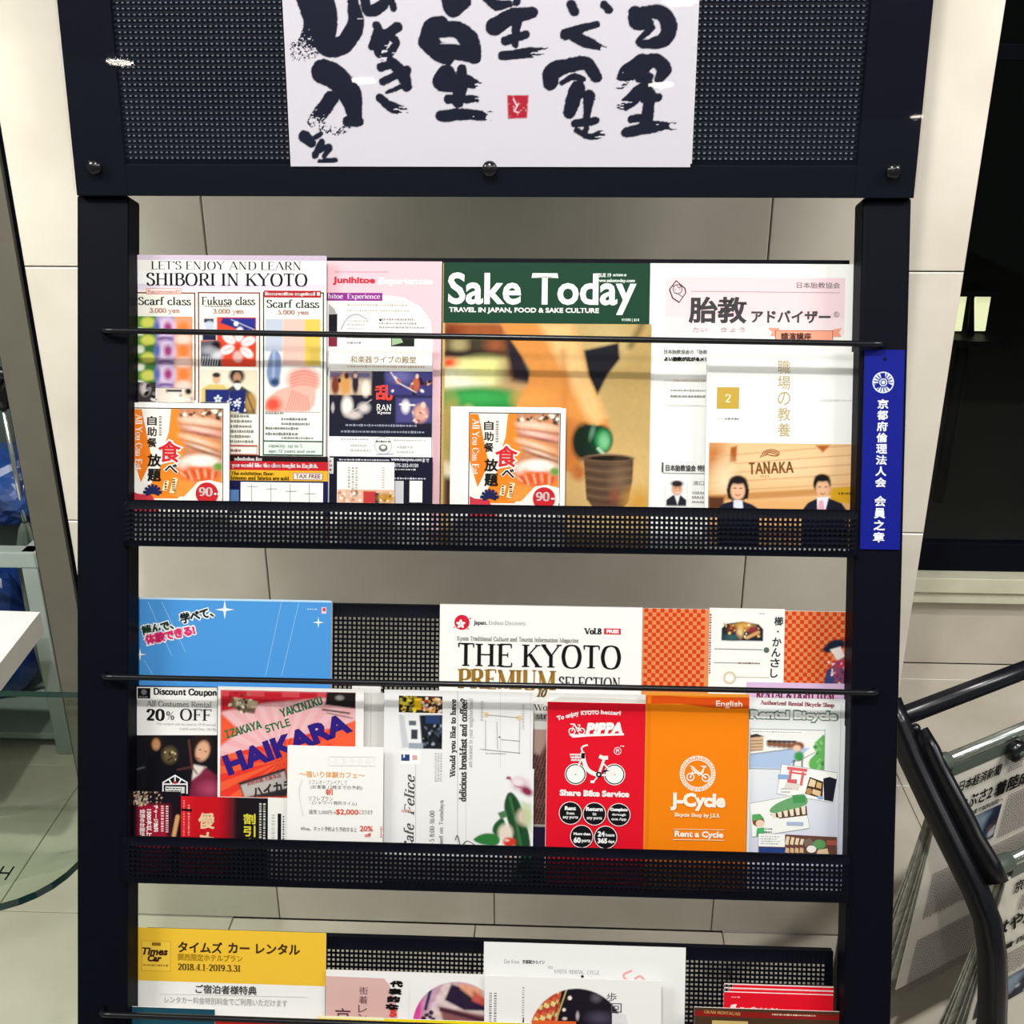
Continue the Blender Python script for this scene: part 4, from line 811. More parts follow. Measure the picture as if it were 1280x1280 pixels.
c = Canvas(832, 600, 858, 632, '#eef0f0', .9); c.el(846, 611, 7, 8.5, '#dba684', .2); c.el(846, 604.5, 7.6, 4, '#2a2420', .3); c.po([(833, 625), (841, 619), (851, 619), (858, 625), (858, 632), (833, 632)], '#20222c'); c.po([(843, 619), (850, 619), (847, 631)], '#e4e6ea'); c.ln([(843.5, 610), (844.5, 610)], 1, '#3a241c', .4); c.ln([(848.5, 610), (849.5, 610)], 1, '#3a241c', .4); c.ln([(844, 615.5), (849, 615.5)], 1, '#f2e2da', .4); s.Cv(c)
s.T('滝口', 866, 601, 880, 606, '#777'); s.Lo(865, 613, 884, 630, '#a8a8a8', 3)
s.done()
s = Sheet('white_booklet', 'white booklet with gold vertical title and photo of two smiling people in suits', 'booklet', None, 884.5, 438.5, 1073, -.024, f1, th=.006, front='#f6f7f3', part='cover')
s.R(896, 484, 924, 511, '#c9a845'); s.T('2', 906.5, 492.5, 913.5, 503, '#f6efd8', .2, 's'); s.VT('職場の教養', 980, 449, 547, 16, '#c2b07c', .15); s.Lo(1024, 498, 1063, 503, '#dadad6'); s.Lo(906, 521, 924, 526, '#7c7c78'); s.Lo(896, 522, 904, 525, '#cfcfca')
c = Canvas(885, 554.5, 1072.5, 684, '#e6b070', 1.1)
c.re(885, 554, 1072, 580, '#edc089', 4); c.el(980, 585, 90, 25, '#f2d0a0', .8); c.el(890, 570, 14, 20, '#c77c3c', .8)
for k in range(6): c.ln([(885, 572+k*11), (1072, 555+k*12)], 1.1, '#d2986a', .8)
c.po([(912, 560), (920, 558), (919, 578), (911, 579)], '#b05a1e', 1.5); c.po([(1018, 556), (1036, 556), (1027, 565)], '#b05a1e', 1.5); c.el(905, 600, 12, 20, '#f4dab0', .8)
c.po([(885, 620), (1072, 607), (1072, 614), (885, 628)], '#c98f52', 1.5); c.po([(1036, 610), (1071, 606), (1071, 629), (1040, 626)], '#d9a522', .8); c.re(885, 622, 905, 640, '#5a3420', 2)
# woman
c.el(922, 612, 13.5, 17, '#171216', .1); c.po([(908, 612), (936, 612), (935, 624), (910, 624)], '#171216', 1); c.el(922, 614, 9, 12, '#e8b893', .15); c.el(922, 601, 10, 5, '#1a1418', .3); c.po([(898, 636), (905, 630), (917, 627), (928, 627), (940, 631), (948, 636), (950, 692), (896, 692)], '#171b2c'); c.po([(917, 626), (928, 626), (929, 636), (923, 637), (917, 635)], '#dfe3ee'); c.ln([(917, 611), (919.5, 611)], 1.2, '#4a2c20', .4); c.ln([(924.5, 611), (927, 611)], 1.2, '#4a2c20', .4); c.ln([(919, 619), (922, 620.5), (925, 619)], 1.2, '#c24a44', .4)
# man
c.el(1027, 604, 11, 12, '#15110f', .12); c.el(1028, 610, 8.5, 11.5, '#e5b48c', .15); c.el(1027, 597, 9, 4.5, '#15110f', .3); c.el(1037, 611, 1.8, 3, '#dda67e', .3); c.po([(1004, 636), (1010, 628), (1022, 622), (1036, 622), (1052, 628), (1058, 636), (1060, 692), (1003, 692)], '#161a2a'); c.po([(1021, 621), (1036, 620), (1032, 637), (1022, 637)], '#e9ecf4'); c.po([(1024, 625), (1029, 625), (1031, 638), (1022, 638)], '#e7a9b8'); c.ln([(1023, 608), (1025.5, 608)], 1.1, '#3a241a', .4); c.ln([(1031, 608), (1033.5, 608)], 1.1, '#3a241a', .4); c.ln([(1025, 616), (1028, 617.2), (1031, 616)], 1.2, '#b8564a', .4)
s.Cv(c); s.T('TANAKA', 936, 577, 992, 592, '#8b5c2c', .8, 'r', 3); s.T('の口', 950, 594, 961, 597, '#9b6c3c')
for k in range(3): s.Ln([(950+k*3, 572-k), (956+k*2, 564+k), (966-k, 562+k*2), (974-k*2, 566+k), (970, 570), (958, 568)], 1.2, '#9a5c2a', True)
s.Lo(1048, 614, 1066, 620, '#7a5c10')
s.done()

def food_card(label, dx, dy, n, th=.0028, full=True, x0=157.5):
    s = Sheet('restaurant_card', label, 'card', 'all you can eat restaurant cards', x0+dx, 503+dy, 286.5+dx-(0 if full else 0), n, f1, th=th, front='#f4f4ef')
    if not full: return s.done()
    X = lambda *a: [v+(dx if i % 2 == 0 else dy) for i, v in enumerate(a)]
    q = lambda pts: [(x+dx, y+dy) for x, y in pts]
    s.R(*X(164.5, 510, 279, 640), '#2a1a14'); s.R(*X(165.7, 511.2, 277.8, 640), '#f1ede4')
    s.P(q([(166, 511.5), (177, 511.5), (190, 574), (176, 603), (166, 570)]), '#ee7d1a'); s.P(q([(214, 511.5), (230, 511.5), (250, 560), (230, 590), (200, 573), (211, 540)]), '#ee8a2c')
    s.P(q([(181, 619), (205, 575), (240, 600), (222, 623), (190, 623)]), '#ee8420'); s.P(q([(166, 640), (166, 614), (172, 617), (190, 619), (200, 640)]), '#c83848')
    c = Canvas(214, 511.5, 277.5, 621, '#ee8a2c', 1.15); rr = c.X-214
    c.po([(224, 511), (278, 511), (278, 590), (262, 606), (236, 602), (222, 585), (232, 560), (222, 528)], '#c9875f', 1.2)
    c.spots(40, 226, 512, 278, 524, 1, 3.5, ['#4a3428', '#efe4d6', '#7d5a44', '#b99a80'], 3)
    for (cx_, cy_, rx, ry, rt, k) in ((252, 528, 28, 7, 6, '#e9b08e'), (254, 539, 26, 6, 10, '#d78e7c'), (250, 552, 28, 7, 16, '#e79c64'), (256, 562, 24, 5, 18, '#b98060')):
        c.el(cx_, cy_, rx, ry, k, .2, rt); c.el(cx_-4, cy_-2, rx*.7, ry*.4, '#f6ddc8', .7, rt, .7); c.el(cx_+3, cy_+ry*.8, rx*.8, 1.5, '#6e3c2a', .8, rt, .7)
    c.el(250, 580, 26, 12, '#efe2d4', .2); c.el(250, 592, 24, 12, '#e06a38', .3); c.el(252, 577, 15, 6, '#f6eee6', .4); c.el(273, 583, 6, 5, '#6f9a3c', .4)
    for k in range(10): c.ln([(226+k*5, 586+abs(k-5)), (232+k*4.2, 596+(k % 3)*2)], 2, '#d4481e' if k % 2 else '#f3b08a', .8)
    c.po([(214, 602), (236, 600), (262, 608), (276, 600), (276, 621), (214, 621)], '#f0a04a', 2, .5); c.nz(.12, 4, 5)
    c.mix(np.clip((224-c.X)/6, 0, 1)*(c.Y < 545), '#ee8a2c')
    if dx: c.X = c.X+dx; c.Y = c.Y+dy; c.b = tuple(X(*c.b))
    s.Cv(c)
    s.P(q([(228, 623), (248, 602), (262, 600), (278, 604), (278, 623)]), '#f1ede4')
    s.T('All You Can Eat', *X(138.5, 548, 208.5, 557), '#fbf0e2', .3, 's', -90)
    s.VT('自助餐', 190+dx, 519+dy, 560+dy, 12, '#2a211c', .6); s.Lo(*X(197.5, 520, 203.5, 546), '#9a948c', 1, 1, True)
    s.T('食', *X(196, 549, 228, 580), '#f8f2ec', 4.6); s.T('食', *X(198, 551, 226, 578), '#d3242e', 1.3); s.T('べ', *X(205, 579, 223, 592), '#f8f2ec', 3); s.T('べ', *X(206, 580, 222, 591.5), '#241a18', 1.0)
    s.VT('放題', 193+dx, 566+dy, 603+dy, 17, '#1c1614', 1.1)
    for k in range(15): a = math.pi*k/14; s.Ln([(191+dx, 615+dy), (191+dx+12*math.cos(a)*(.7+.3*(k % 2)), 618+dy-13*math.sin(a)*(.7+.3*(k % 2)))], 3.6, '#1b2350')
    s.P(q([(206, 600), (212, 601), (209, 614), (203, 613)]), '#f3e0b0'); s.P(q([(217, 597), (223, 598), (218, 617), (212, 616)]), '#f3e0b0'); s.Lo(*X(205, 601, 210, 613), '#5a3a20', 1, 1, True); s.Lo(*X(214, 599, 221, 615), '#5a3a20', 1, 1, True)
    s.El(259+dx, 617+dy, 14, 14, '#c6242e'); s.T('90', *X(249, 609, 266, 620.5), '#f8ecec', .8, 's'); s.Lo(*X(268, 615, 273, 620), '#f8ecec')
    s.done()
food_card('restaurant card with shrimp and the number 90, leftmost on upper shelf', 0, 0, -.0185)
for k in range(3): food_card('white edge of restaurant card, %s behind the shrimp card on the magazine' % ('third', 'second', 'just')[k], 406+k*4.5, 5, -.0245+k*.0028, .0024, False)
food_card('front restaurant card with shrimp and the number 90, leaning on the sake magazine', 421, 6, -.0158)

# ================================================================ middle shelf
G2 = 'leaflets and magazines on the middle shelf'
s = Sheet('blue_booklet', 'sky blue booklet with white sparkles and slanted Japanese slogan', 'booklet', G2, 161, 748.5, 414, -.036, f2, th=.008, front='#4a94d8', part='cover')
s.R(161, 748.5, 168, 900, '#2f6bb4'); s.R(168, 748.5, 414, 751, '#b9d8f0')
for (a, b) in (((185, 752), (215, 820)), ((202, 752), (232, 815)), ((352, 752), (332, 845)), ((374, 752), (352, 845)), ((180, 825), (192, 845))): s.Ln([a, b], .8, '#8fc0ea')
def star(x, y, r, ry=None):
    ry = ry or r; p = []
    for k in range(8): a = math.pi/4*k; q = 1 if k % 2 == 0 else .2; p.append((x+r*q*math.cos(a), y+ry*q*math.sin(a)))
    s.P(p, '#eff6fa')
star(281, 762, 12, 12); star(398, 778, 7); star(175, 818, 8)
s.R(402, 759, 408, 767, '#e9c9cc'); s.R(403.5, 760, 407, 764, '#d23a40'); s.Lo(384, 760, 398, 763, '#b9d8f0')
s.T('読んで、', 176, 777, 218, 792, '#eef3f0', 4.5, rot=14); s.T('読んで、', 177, 778, 217, 791, '#1e3a2a', 1.3, rot=14)
s.T('学べて、', 224, 761, 268, 777, '#eef3f0', 4.5, rot=14); s.T('学べて、', 225, 762, 267, 776, '#16202c', 1.3, rot=14)
s.T('体験できる!', 179, 785.5, 246, 801.5, '#f4eef2', 4.5, rot=13); s.T('体験できる!', 181, 787, 244.5, 800, '#dd2a6c', 1.5, rot=13)
s.done()
s = Sheet('culture_magazine', 'white tourist magazine with black serif title and gold lettering, middle shelf', 'magazine', G2, 550, 755.5, 803.5, -.036, f2, th=.006, front='#f2f2ee', part='cover')
s.El(577.5, 778, 9.5, 9.5, '#d0203a')
for k in range(5): a = 2*math.pi*k/5-1.57; s.El(576+3.2*math.cos(a), 780+3.2*math.sin(a), 2.6, 1.7, '#f6e9ec', rot=-math.degrees(a))
for (x, y) in ((588, 773), (568, 784), (585, 786)): s.El(x, y, 1.3, .8, '#d0203a')
s.T('Japan.', 592, 775.5, 609, 782.5, '#555', .6); s.T('Endless Discovery.', 611, 776, 658, 783, '#aeb0ae', .2)
s.T('Vol.8', 730, 785, 752, 793, '#1c1c1c', .8, 's'); s.R(755, 785.5, 776, 793, '#d22a40'); s.T('FREE', 758, 787, 773.5, 791.5, '#f8e6e8', .8)
s.T('Kyoto Traditional Culture and Tourist Information Magazine', 571, 796, 723, 803.5, '#a6a6a2', .3, 's')
s.T('THE KYOTO', 572, 805, 776, 835, '#151515', .3, 's'); s.T('PREMIUM', 572, 836.5, 695, 862, '#9a7425', .3, 'S'); s.T('SELECTION', 698.5, 846, 775, 862, '#1f1f1f', .2, 's')
s.T('10', 671, 861, 684, 871, '#8a6a20', .8, 's', 0, .25); s.T('World', 667, 880, 698, 888, '#444', 0, 's'); s.T('strata', 670, 892, 700, 899, '#444', 0, 's')
c = Canvas(665, 912, 700, 1104, '#5b3a38', 1.4); c.mix(((c.X+c.Y*.3) % 4 < 1.6)*.35, '#c58a80'); c.nz(.5, 6, 3); c.po([(665, 905), (684, 905), (684, 925), (674, 944), (665, 941)], '#caa79c', 2); c.re(665, 1031, 700, 1033, '#e9e2dc'); c.re(665, 1033, 700, 1104, '#2c2444', 1); s.Cv(c)
s.done()
s = Sheet('comb_book', 'orange chequered booklet about combs and hairpins with kimono lady, middle shelf right', 'booklet', G2, 803.8, 760.5, 1063, -.0365, f2, th=.004, front='#e08a54', part='cover')
def checks(x0, x1, y0, y1, p=5.07):
    V = []; Fs = []; nx = int((x1-x0)/p+.5); ny = int((y1-y0)/p+.5)
    cx_, cy_, sx, sy = s.anchor(x0, y0, x1, y1)
    for i in range(nx):
        for j in range(ny):
            if (i+j) % 2 == 0:
                a = x0+i*p; b = y0+j*p; k = len(V); V += [(a, b+p), (a+p, b+p), (a+p, b), (a, b)]; Fs.append((k, k+1, k+2, k+3))
    V = np.array(V); s.add(np.column_stack([(V[:, 0]-(x0+x1)/2)*sx+cx_, ((y0+y1)/2-V[:, 1])*sy+cy_]), Fs, lin('#d0401c'))
checks(804.5, 883, 761, 860); checks(979, 1061, 765, 862)
s.R(884, 761, 978, 1060, '#f4f3ee')
c = Canvas(901, 776, 955, 802, '#f4f3ee', .9)
c.po([(902, 801), (902, 786), (908, 780), (928, 777), (948, 780), (954, 786), (954, 801)], '#1d2a2e', .6); c.el(930, 783, 12, 5, '#d9a54a', .5); c.el(915, 787, 6, 4, '#7a3a28', .5); c.el(925, 791, 4, 6, '#e4c48a', .5); c.el(941, 787, 7, 4, '#8a3040', .5); c.ln([(934, 797), (948, 790)], 4, '#d8a068', 1); c.el(915, 797, 10, 4, '#35585c', .6); c.spots(20, 905, 780, 951, 798, .7, 2, ['#e9c070', '#2a1d28', '#c2603a', '#efe0b8'], 4); s.Cv(c)
s.VT('櫛・かんさし', 970.5, 770, 848, 11.5, '#33393a', .7, -1.2); s.R(893, 811, 953, 812, '#8a8c86'); s.R(892, 828, 946, 829, '#a5a69e'); s.Lo(923, 827, 950, 831, '#8a6a5a'); s.El(958, 812.5, 3.5, 3.5, '#5a6a60'); s.El(912, 847, 8, 8, '#dccdb0', 2.4); s.R(920, 846, 962, 847, '#c9c6ba'); s.Lo(885.5, 767, 889.5, 843, '#8c6a72', 1, 2, True); s.Lo(949, 766, 955, 768, '#777')
c = Canvas(1026, 796, 1061, 856, '#d77038', 1.0); sel = (((c.X-979)//5.07+(c.Y-765)//5.07) % 2 == 0)*1.0; c.C[:] = lin('#e08a54'); c.mix(sel, '#d0401c')
c.el(1044, 806, 13, 6.5, '#1a2338', .2, -15); c.el(1034, 812, 6, 4, '#1a2338', .3); c.po([(1037, 812), (1050, 808), (1056, 820), (1050, 832), (1044, 822)], '#f0e4de', 1); c.po([(1046, 826), (1060, 818), (1062, 856), (1030, 856), (1034, 838)], '#8a4860', 1.2); c.po([(1041, 826), (1056, 824), (1058, 834), (1046, 834)], '#c43a4c', 1); c.po([(1034, 838), (1042, 836), (1044, 856), (1030, 856)], '#3a4476', 1); c.spots(28, 1034, 826, 1060, 856, .8, 2.2, ['#e8b8c4', '#2d3468', '#b83a4c', '#f2e2e6', '#5a3a78'], 7); s.Cv(c)
s.done()
s = Sheet('lilac_flyer', 'lilac flyer edge with dark heading, behind the rental bicycle leaflet', 'flyer', None, 933, 852.5, 1058.5, -.029, f2, th=.0008, front='#d9b9dd')
s.T('RENTAL & LIGHT ITEM', 945, 863, 1043, 874, '#7a2440', .5, 'S'); s.done()
s = Sheet('bicycle_leaflet', 'pale leaflet for rental bicycles with illustrated postcards, right end of middle shelf', 'leaflet', G2, 937, 872, 1056.5, -.0215, f2, th=.0015, front='#f0f2f2')
c = Canvas(937, 906, 1056, 1106, '#eef2f2', 2.2); c.mix(np.clip((c.Y-930)/150, 0, 1)*.75, '#c9cbe8'); s.Cv(c)
s.T('Authorized Rental Bicycle Shop', 950, 877, 1043, 884, '#a85a64', .4, 'S', -1); s.T('Rental Bicycle', 936, 887, 1048, 903.5, '#6f8579', 4.2, 'g'); s.T('Rental Bicycle', 938, 889, 1046, 901.5, '#f5f8f4', 1.9, 'g')
c = Canvas(937, 912, 1031, 962, '#f2f3f0', .9)
c.po([(937, 944), (990, 936), (1012, 934), (984, 961), (937, 961)], '#b0c6e6', 1); c.po([(937, 922), (946, 918), (954, 922), (954, 938), (937, 941)], '#d9b791', .8); c.po([(937, 920), (945, 918), (955, 921), (937, 923)], '#3a2a28', .6)
for k in range(6): c.el(962+k*6, 930+k*.4, 4, 4, '#8a5a44', .4); c.el(962+k*6, 927, 4, 1.5, '#3c2c2c', .4)
for k in range(4): c.ln([(938, 927+k*4), (953, 926+k*4)], .8, '#6a4434', .4)
c.ln([(937, 944), (990, 936)], .9, '#5a4a48'); c.po([(1031, 920), (1024, 922), (1018, 930), (1020, 940), (1012, 950), (1014, 960), (1031, 961)], '#63b05c', .8, 1, True); c.spots(12, 1018, 925, 1030, 960, 1, 3, ['#3f8a48', '#86c878'], 4)
c.el(998, 932, 7, 5, '#8a4a2c', .25); c.el(996, 935, 5, 4, '#f0cdb4', .3); c.el(999, 945, 6, 6, '#3f9a50', .25); c.ln([(993, 950), (992, 958)], 1.6, '#333'); c.ln([(1003, 950), (1003, 958)], 1.6, '#333'); c.ln([(990, 952), (1000, 950), (1018, 940)], .8, '#555'); c.re(937, 913, 1006, 917.5, '#fbfbfa', .4); s.Cv(c); s.FR(937, 911.5, 1031, 962, '#8f9a9a', .8); s.Lo(940, 913.5, 1002, 916.5, '#a9b0ae')
s.P([(977, 955), (1047, 966), (1041, 1003), (971, 992)], '#fafaf7'); s.Ln([(977, 955), (1047, 966), (1041, 1003), (971, 992), (977, 955)], .8, '#9aa5a8')
s.P([(1029, 973), (1037, 971), (1046, 974), (1041, 1002), (1030, 1000)], '#20202e'); 
for a, b, w in (((984, 960), (1009, 963), 3), ((986, 965), (1008, 968), 1.8), ((989, 962), (986, 980), 2.4), ((1004, 965), (1001, 982), 2.4)): s.Ln([a, b], w*1.4, '#e2676a')
s.R(972.5, 968, 986, 974, '#8fb4dc'); s.R(984, 974, 996, 980, '#d9606a'); s.P([(982, 978), (1000, 980), (998, 988), (980, 986)], '#e6dcd4')
s.P([(1012, 971), (1029, 977), (1028, 998), (1006, 992)], '#4a3424'); s.P([(1013, 973), (1020, 976), (1018, 984), (1010, 982)], '#ead2a8'); s.P([(1021, 977), (1027, 979), (1026, 986), (1020, 984)], '#dcb47c'); s.El(1011, 989, 4, 4, '#b98d5c'); s.P([(1016, 986), (1026, 989), (1025, 996), (1015, 992)], '#e4c898'); s.R(1022, 995, 1029, 999, '#8fb4dc'); s.Lo(976, 984, 990, 992, '#b0b8b8', 2)
s.P([(937, 1004), (1004, 990), (1012, 1035), (940, 1046)], '#f6f7f2'); s.Ln([(937, 1004), (1004, 992), (1012, 1035), (940, 1046)], .8, '#9aa5a8')
s.P([(962, 1012), (975, 1002), (1003, 993), (1007, 1006), (970, 1016)], '#6fa873', True); s.P([(990, 994), (1006, 993), (1007, 1003), (992, 1004)], '#4a9a58')
s.P([(962, 1018), (1008, 1007), (1009, 1019), (975, 1023)], '#5c4436')
for k in range(6): s.P([(964+k*7.4, 1017-k*1.7), (969.4+k*7.4, 1016-k*1.7), (969.8+k*7.4, 1022-k*.9), (966+k*7.4, 1022.5-k*.9)], '#f0e2cc')
s.El(948, 1027, 7.5, 6, '#8a4a2c'); s.El(950, 1029, 5.5, 4.5, '#f2d2ba'); s.P([(940, 1018), (950, 1017), (955, 1023), (940, 1026)], '#5aa860'); s.P([(946, 1035), (955, 1034), (956, 1044), (945, 1045)], '#48b06a'); s.Lo(956, 1034, 966, 1042, '#777', 2); s.R(983, 1027, 1004, 1032, '#a9bcd8')
s.P([(948, 1041), (1046, 1046), (1046, 1075), (948, 1075)], '#6a463c'); s.R(948, 1042, 981, 1058, '#f7f7f4'); s.Lo(951, 1044, 976, 1056, '#a8b8a8', 4); s.R(949, 1059, 982, 1068, '#2a4484')
for k in range(4): s.P([(983+k*6, 1045+k), (987+k*6, 1045.5+k), (985+k*6, 1056), (981+k*6, 1055)], '#ecd6b6'); s.P([(982+k*6, 1059), (986+k*6, 1060), (986+k*6, 1066), (981+k*6, 1065)], '#d8b48c')
s.P([(1004, 1050), (1012, 1047), (1020, 1056), (1006, 1058)], '#7a6a62'); s.El(1024, 1055, 8, 6, '#5f9a5c'); s.El(1014, 1061, 6, 4.5, '#f2ede6'); s.R(1033, 1050, 1046, 1056, '#a85a48'); s.P([(1022, 1062), (1034, 1060), (1036, 1068), (1020, 1068)], '#e2c8a0')
s.Ln([(1051, 880), (1047, 1066)], .6, '#b9bfc6'); s.done()
s = Sheet('cycle_leaflet', 'orange leaflet with white bicycle roundel and dark orange top band', 'leaflet', G2, 807.5, 867, 936.5, -.0165, f2, th=.0025, front='#f28410')
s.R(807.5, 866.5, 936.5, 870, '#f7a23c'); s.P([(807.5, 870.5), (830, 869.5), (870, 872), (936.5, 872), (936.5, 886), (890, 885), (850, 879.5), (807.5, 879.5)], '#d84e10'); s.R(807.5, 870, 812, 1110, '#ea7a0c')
s.T('English', 895, 876, 928, 885.5, '#f7e4d4', .4)
cx, cy = 872, 967
s.El(cx, cy, 22.5, 22.5, '#fbeede', 0); s.El(cx, cy, 18.5, 18.5, '#f28410'); 
for k in range(40): a = 2*math.pi*k/40; s.Ln([(cx+18.8*math.cos(a), cy+18.8*math.sin(a)), (cx+21.8*math.cos(a+.05*(k % 3-1)), cy+21.8*math.sin(a))], .9, '#f28410')
s.El(cx, cy, 18, 18, '#fbeede', 1.3)
for x, y in ((863, 971), (882, 972)): s.El(x, y, 5.2, 5.2, '#fbeede', 1.5); s.El(x, y, 1.3, 1.3, '#fbeede')
for p in ([(863, 971), (867, 960), (882, 972)], [(865, 966), (878, 966)], [(863, 957), (868, 960), (864, 961)], [(878, 966), (880, 959), (876, 958), (883, 958)], [(867, 962), (874, 969), (880, 960)]): s.Ln(p, 2, '#fbeede')
s.T('J-Cycle', 838, 991, 906.5, 1013.5, '#fbf1e2', 2.4, 'i' if False else 'g'); s.T('Bicycle Shop by J.S.S.', 843, 1016, 900, 1022.5, '#fae0bc', .6); s.Ln([(841, 1036), (905, 1037)], .8, '#fae0bc'); s.Ln([(841, 1049), (905, 1050)], .8, '#fae0bc'); s.T('Rent a Cycle', 843, 1038.5, 904, 1048.5, '#fbeede', 1)
s.done()
s = Sheet('blank_leaflet', 'white leaflet edge showing above the red bike share leaflet', 'leaflet', None, 684, 866, 807, -.0245, f2, th=.001, front='#eeeeea'); s.P([(684, 878), (700, 871), (740, 872), (807, 875), (807, 890), (684, 890)], '#d5d3cc'); s.done()
s = Sheet('bike_share_leaflet', 'red bike share leaflet with white bicycle and five black circles', 'leaflet', G2, 684.5, 877, 807, -.0175, f2, th=.0025, front='#e0142a')
s.T('To enjoy', 696, 891.5, 724, 899, '#f6e6e8', .8, 'g', 16); s.T('KYOTO', 726, 888, 749, 893.5, '#f6e6e8', .9, 'g', 3); s.T('better!', 751, 888, 776, 893.5, '#f6e6e8', .9, 'g', -2)
for x, y in ((715, 914), (727, 914)): s.El(x, y, 4.4, 4.4, '#f8f0f0', 1.3)
for p in ([(715, 914), (717, 906), (727, 914)], [(713, 905), (718, 905), (722, 914), (725, 906), (722, 906)]): s.Ln(p, 1.6, '#f8f0f0')
s.T('P!PPA', 732, 903, 778, 918, '#f8f2f2', 2.6, 'g', 2, .22); s.P([(711, 918), (780, 916.5), (780, 919), (735, 920.5), (716, 922)], '#f8f2f2')
for x, y in ((719.5, 967.5), (768, 968)): s.El(x, y, 13.5, 13.5, '#f6f2f0'); s.El(x, y, 12.5, 12.5, '#141418', 1.3); s.El(x, y, 11, 11, '#eef4f0'); s.El(x, y, 1.2, 1.2, '#888')
for p, w in (([(728, 940), (731, 955), (737, 964), (748, 969)], 5.5), ([(748, 969), (754, 952), (756, 946)], 3.5), ([(748, 969), (768, 968)], 2.2), ([(755, 955), (768, 968)], 2), ([(728, 944), (719.5, 967.5)], 2.4), ([(729, 942), (727, 935), (731, 932), (735, 931)], 2.2), ([(749, 945), (754, 947), (760, 947)], 5), ([(742, 977), (748, 969)], 2), ([(738, 977), (743, 977)], 3.5)): s.Ln(p, w, '#f4eeec', True)
s.R(726.5, 941, 731, 948, '#16161a'); s.P([(712, 942), (727, 942), (725, 951), (714, 951)], '#eadada'); s.Lo(713, 943, 726, 950, '#b84a54', 2); s.El(748.5, 968, 3.6, 3.6, '#1a1a1e'); s.El(748.5, 968, 1.6, 1.6, '#ddd'); s.P([(755, 962), (762, 963), (753, 966)], '#1a1a1e')
s.El(772, 938.5, 4.8, 4.8, '#f4dde0', .9); s.T('Pi', 770, 936, 774, 941, '#f4dde0', .4); s.Lo(775, 931, 780, 934, '#f4dde0')
s.T('Share Bike Service', 699.5, 987.5, 786.5, 995.5, '#f8ecec', 1.3)
for (x, y, a, b, cc) in ((713, 1016, 'Rent', 'from', 'any ports'), (743, 1017, 'Return', 'to', 'any ports'), (773.5, 1018, 'Complete', 'through', 'one App')):
    s.El(x, y, 14.5, 14.5, '#efe6e6'); s.El(x, y, 13.6, 13.6, '#131316'); s.T(a, x-min(11, len(a)*1.75), y-8.5, x+min(11, len(a)*1.75), y-3.5, '#f2f2f2', .9); s.T(b, x-len(b)*1.25, y-1.8, x+len(b)*1.25, y+2, '#e2e2e2', .4); s.T(cc, x-9.5, y+3.5, x+9.5, y+8, '#e2e2e2', .4)
s.El(727, 1045, 14.5, 14.5, '#efe6e6'); s.El(727, 1045, 13.6, 13.6, '#131316'); s.T('More than', 717, 1040, 738, 1043.5, '#eee', .6); s.T('60', 717, 1046, 726, 1053, '#f6f6f6', .9); s.T('ports', 727, 1048.5, 738, 1053.5, '#eee', .4)
s.El(757, 1046, 14.5, 14.5, '#efe6e6'); s.El(757, 1046, 13.6, 13.6, '#131316'); s.T('24', 747, 1038.5, 756, 1045, '#f6f6f6', .9); s.T('hours', 757, 1041, 768, 1045, '#eee', .4); s.T('365', 747, 1047, 759, 1053.5, '#f6f6f6', .9); s.T('days', 760, 1049, 768, 1054, '#eee', .4)
s.done()
# left half of the middle shelf
s = Sheet('costume_flyer', 'black costume rental flyer with discount coupon panel and portrait photo', 'flyer', G2, 160, 858, 273, -.0265, f2, th=.0012, front='#14131a')
c = Canvas(160, 858, 272.5, 1094, '#131218', 1.2)
c.el(163, 925, 4, 22, '#3c3c40', .6, 15); c.el(164, 912, 4, 5, '#c9c9cc', .6); c.ln([(160, 966), (180, 960)], 1.6, '#5a5a66', 1)
c.el(196, 927, 9, 9, '#241a16', .4); c.el(195, 931, 5, 7, '#c08a62', .3); c.po([(186, 946), (200, 940), (214, 950), (232, 965), (226, 1000), (180, 1000)], '#0d0e16', 2); c.el(212, 944, 8, 9, '#6a5c3c', .5); c.spots(10, 206, 936, 220, 950, .8, 2, ['#c8b98a', '#332a1c'], 2)
c.el(253, 932, 13, 16, '#2a1a18', .25); c.el(253, 938, 8.5, 12.5, '#dba888', .2, 15); c.ln([(249, 936), (251, 936.5)], 1.2, '#2a1814', .4); c.ln([(256, 938), (258.5, 939)], 1.2, '#2a1814', .4); c.ln([(246, 947), (250, 948)], 1.4, '#a02a30', .4)
c.po([(242, 955), (258, 958), (250, 968), (240, 975)], '#e2d4cc', 1.2); c.po([(256, 958), (270, 968), (273, 1000), (236, 1000), (240, 975), (250, 966)], '#7c2440', 2); c.el(262, 985, 12, 8, '#a84462', .7); c.ln([(222, 962), (240, 958), (246, 966)], 2, '#5a3038', 1); c.ln([(236, 925), (240, 960)], 2, '#6a3a2c', 1)
s.Cv(c)
s.P([(168, 858.5), (271.5, 859.5), (271.5, 919), (170, 919)], '#efefec'); s.R(172, 860, 188, 873, '#101014'); s.El(180, 865, 3.5, 3.5, '#6a6a6c'); s.Lo(174, 870, 186, 872, '#888')
s.T('Discount Coupon', 192, 860.5, 271, 871, '#333334', .7, 'r'); s.T('All Costumes Rental', 183, 876.5, 264.5, 884, '#8a8886', .2, 's'); s.T('20', 183, 886, 206, 901, '#26242a', 1.0, 's'); s.T('%', 208, 889, 218, 900, '#55535a', .1, 's'); s.T('OFF', 225, 886, 264.5, 901, '#2a282e', .3, 's'); s.T('This coupon can be used as 10 % owned', 195, 903.5, 270, 907.5, '#bbb', .1); s.T('(valid until Dec. 2018)', 225, 909.5, 270, 913.5, '#bbb', .1)
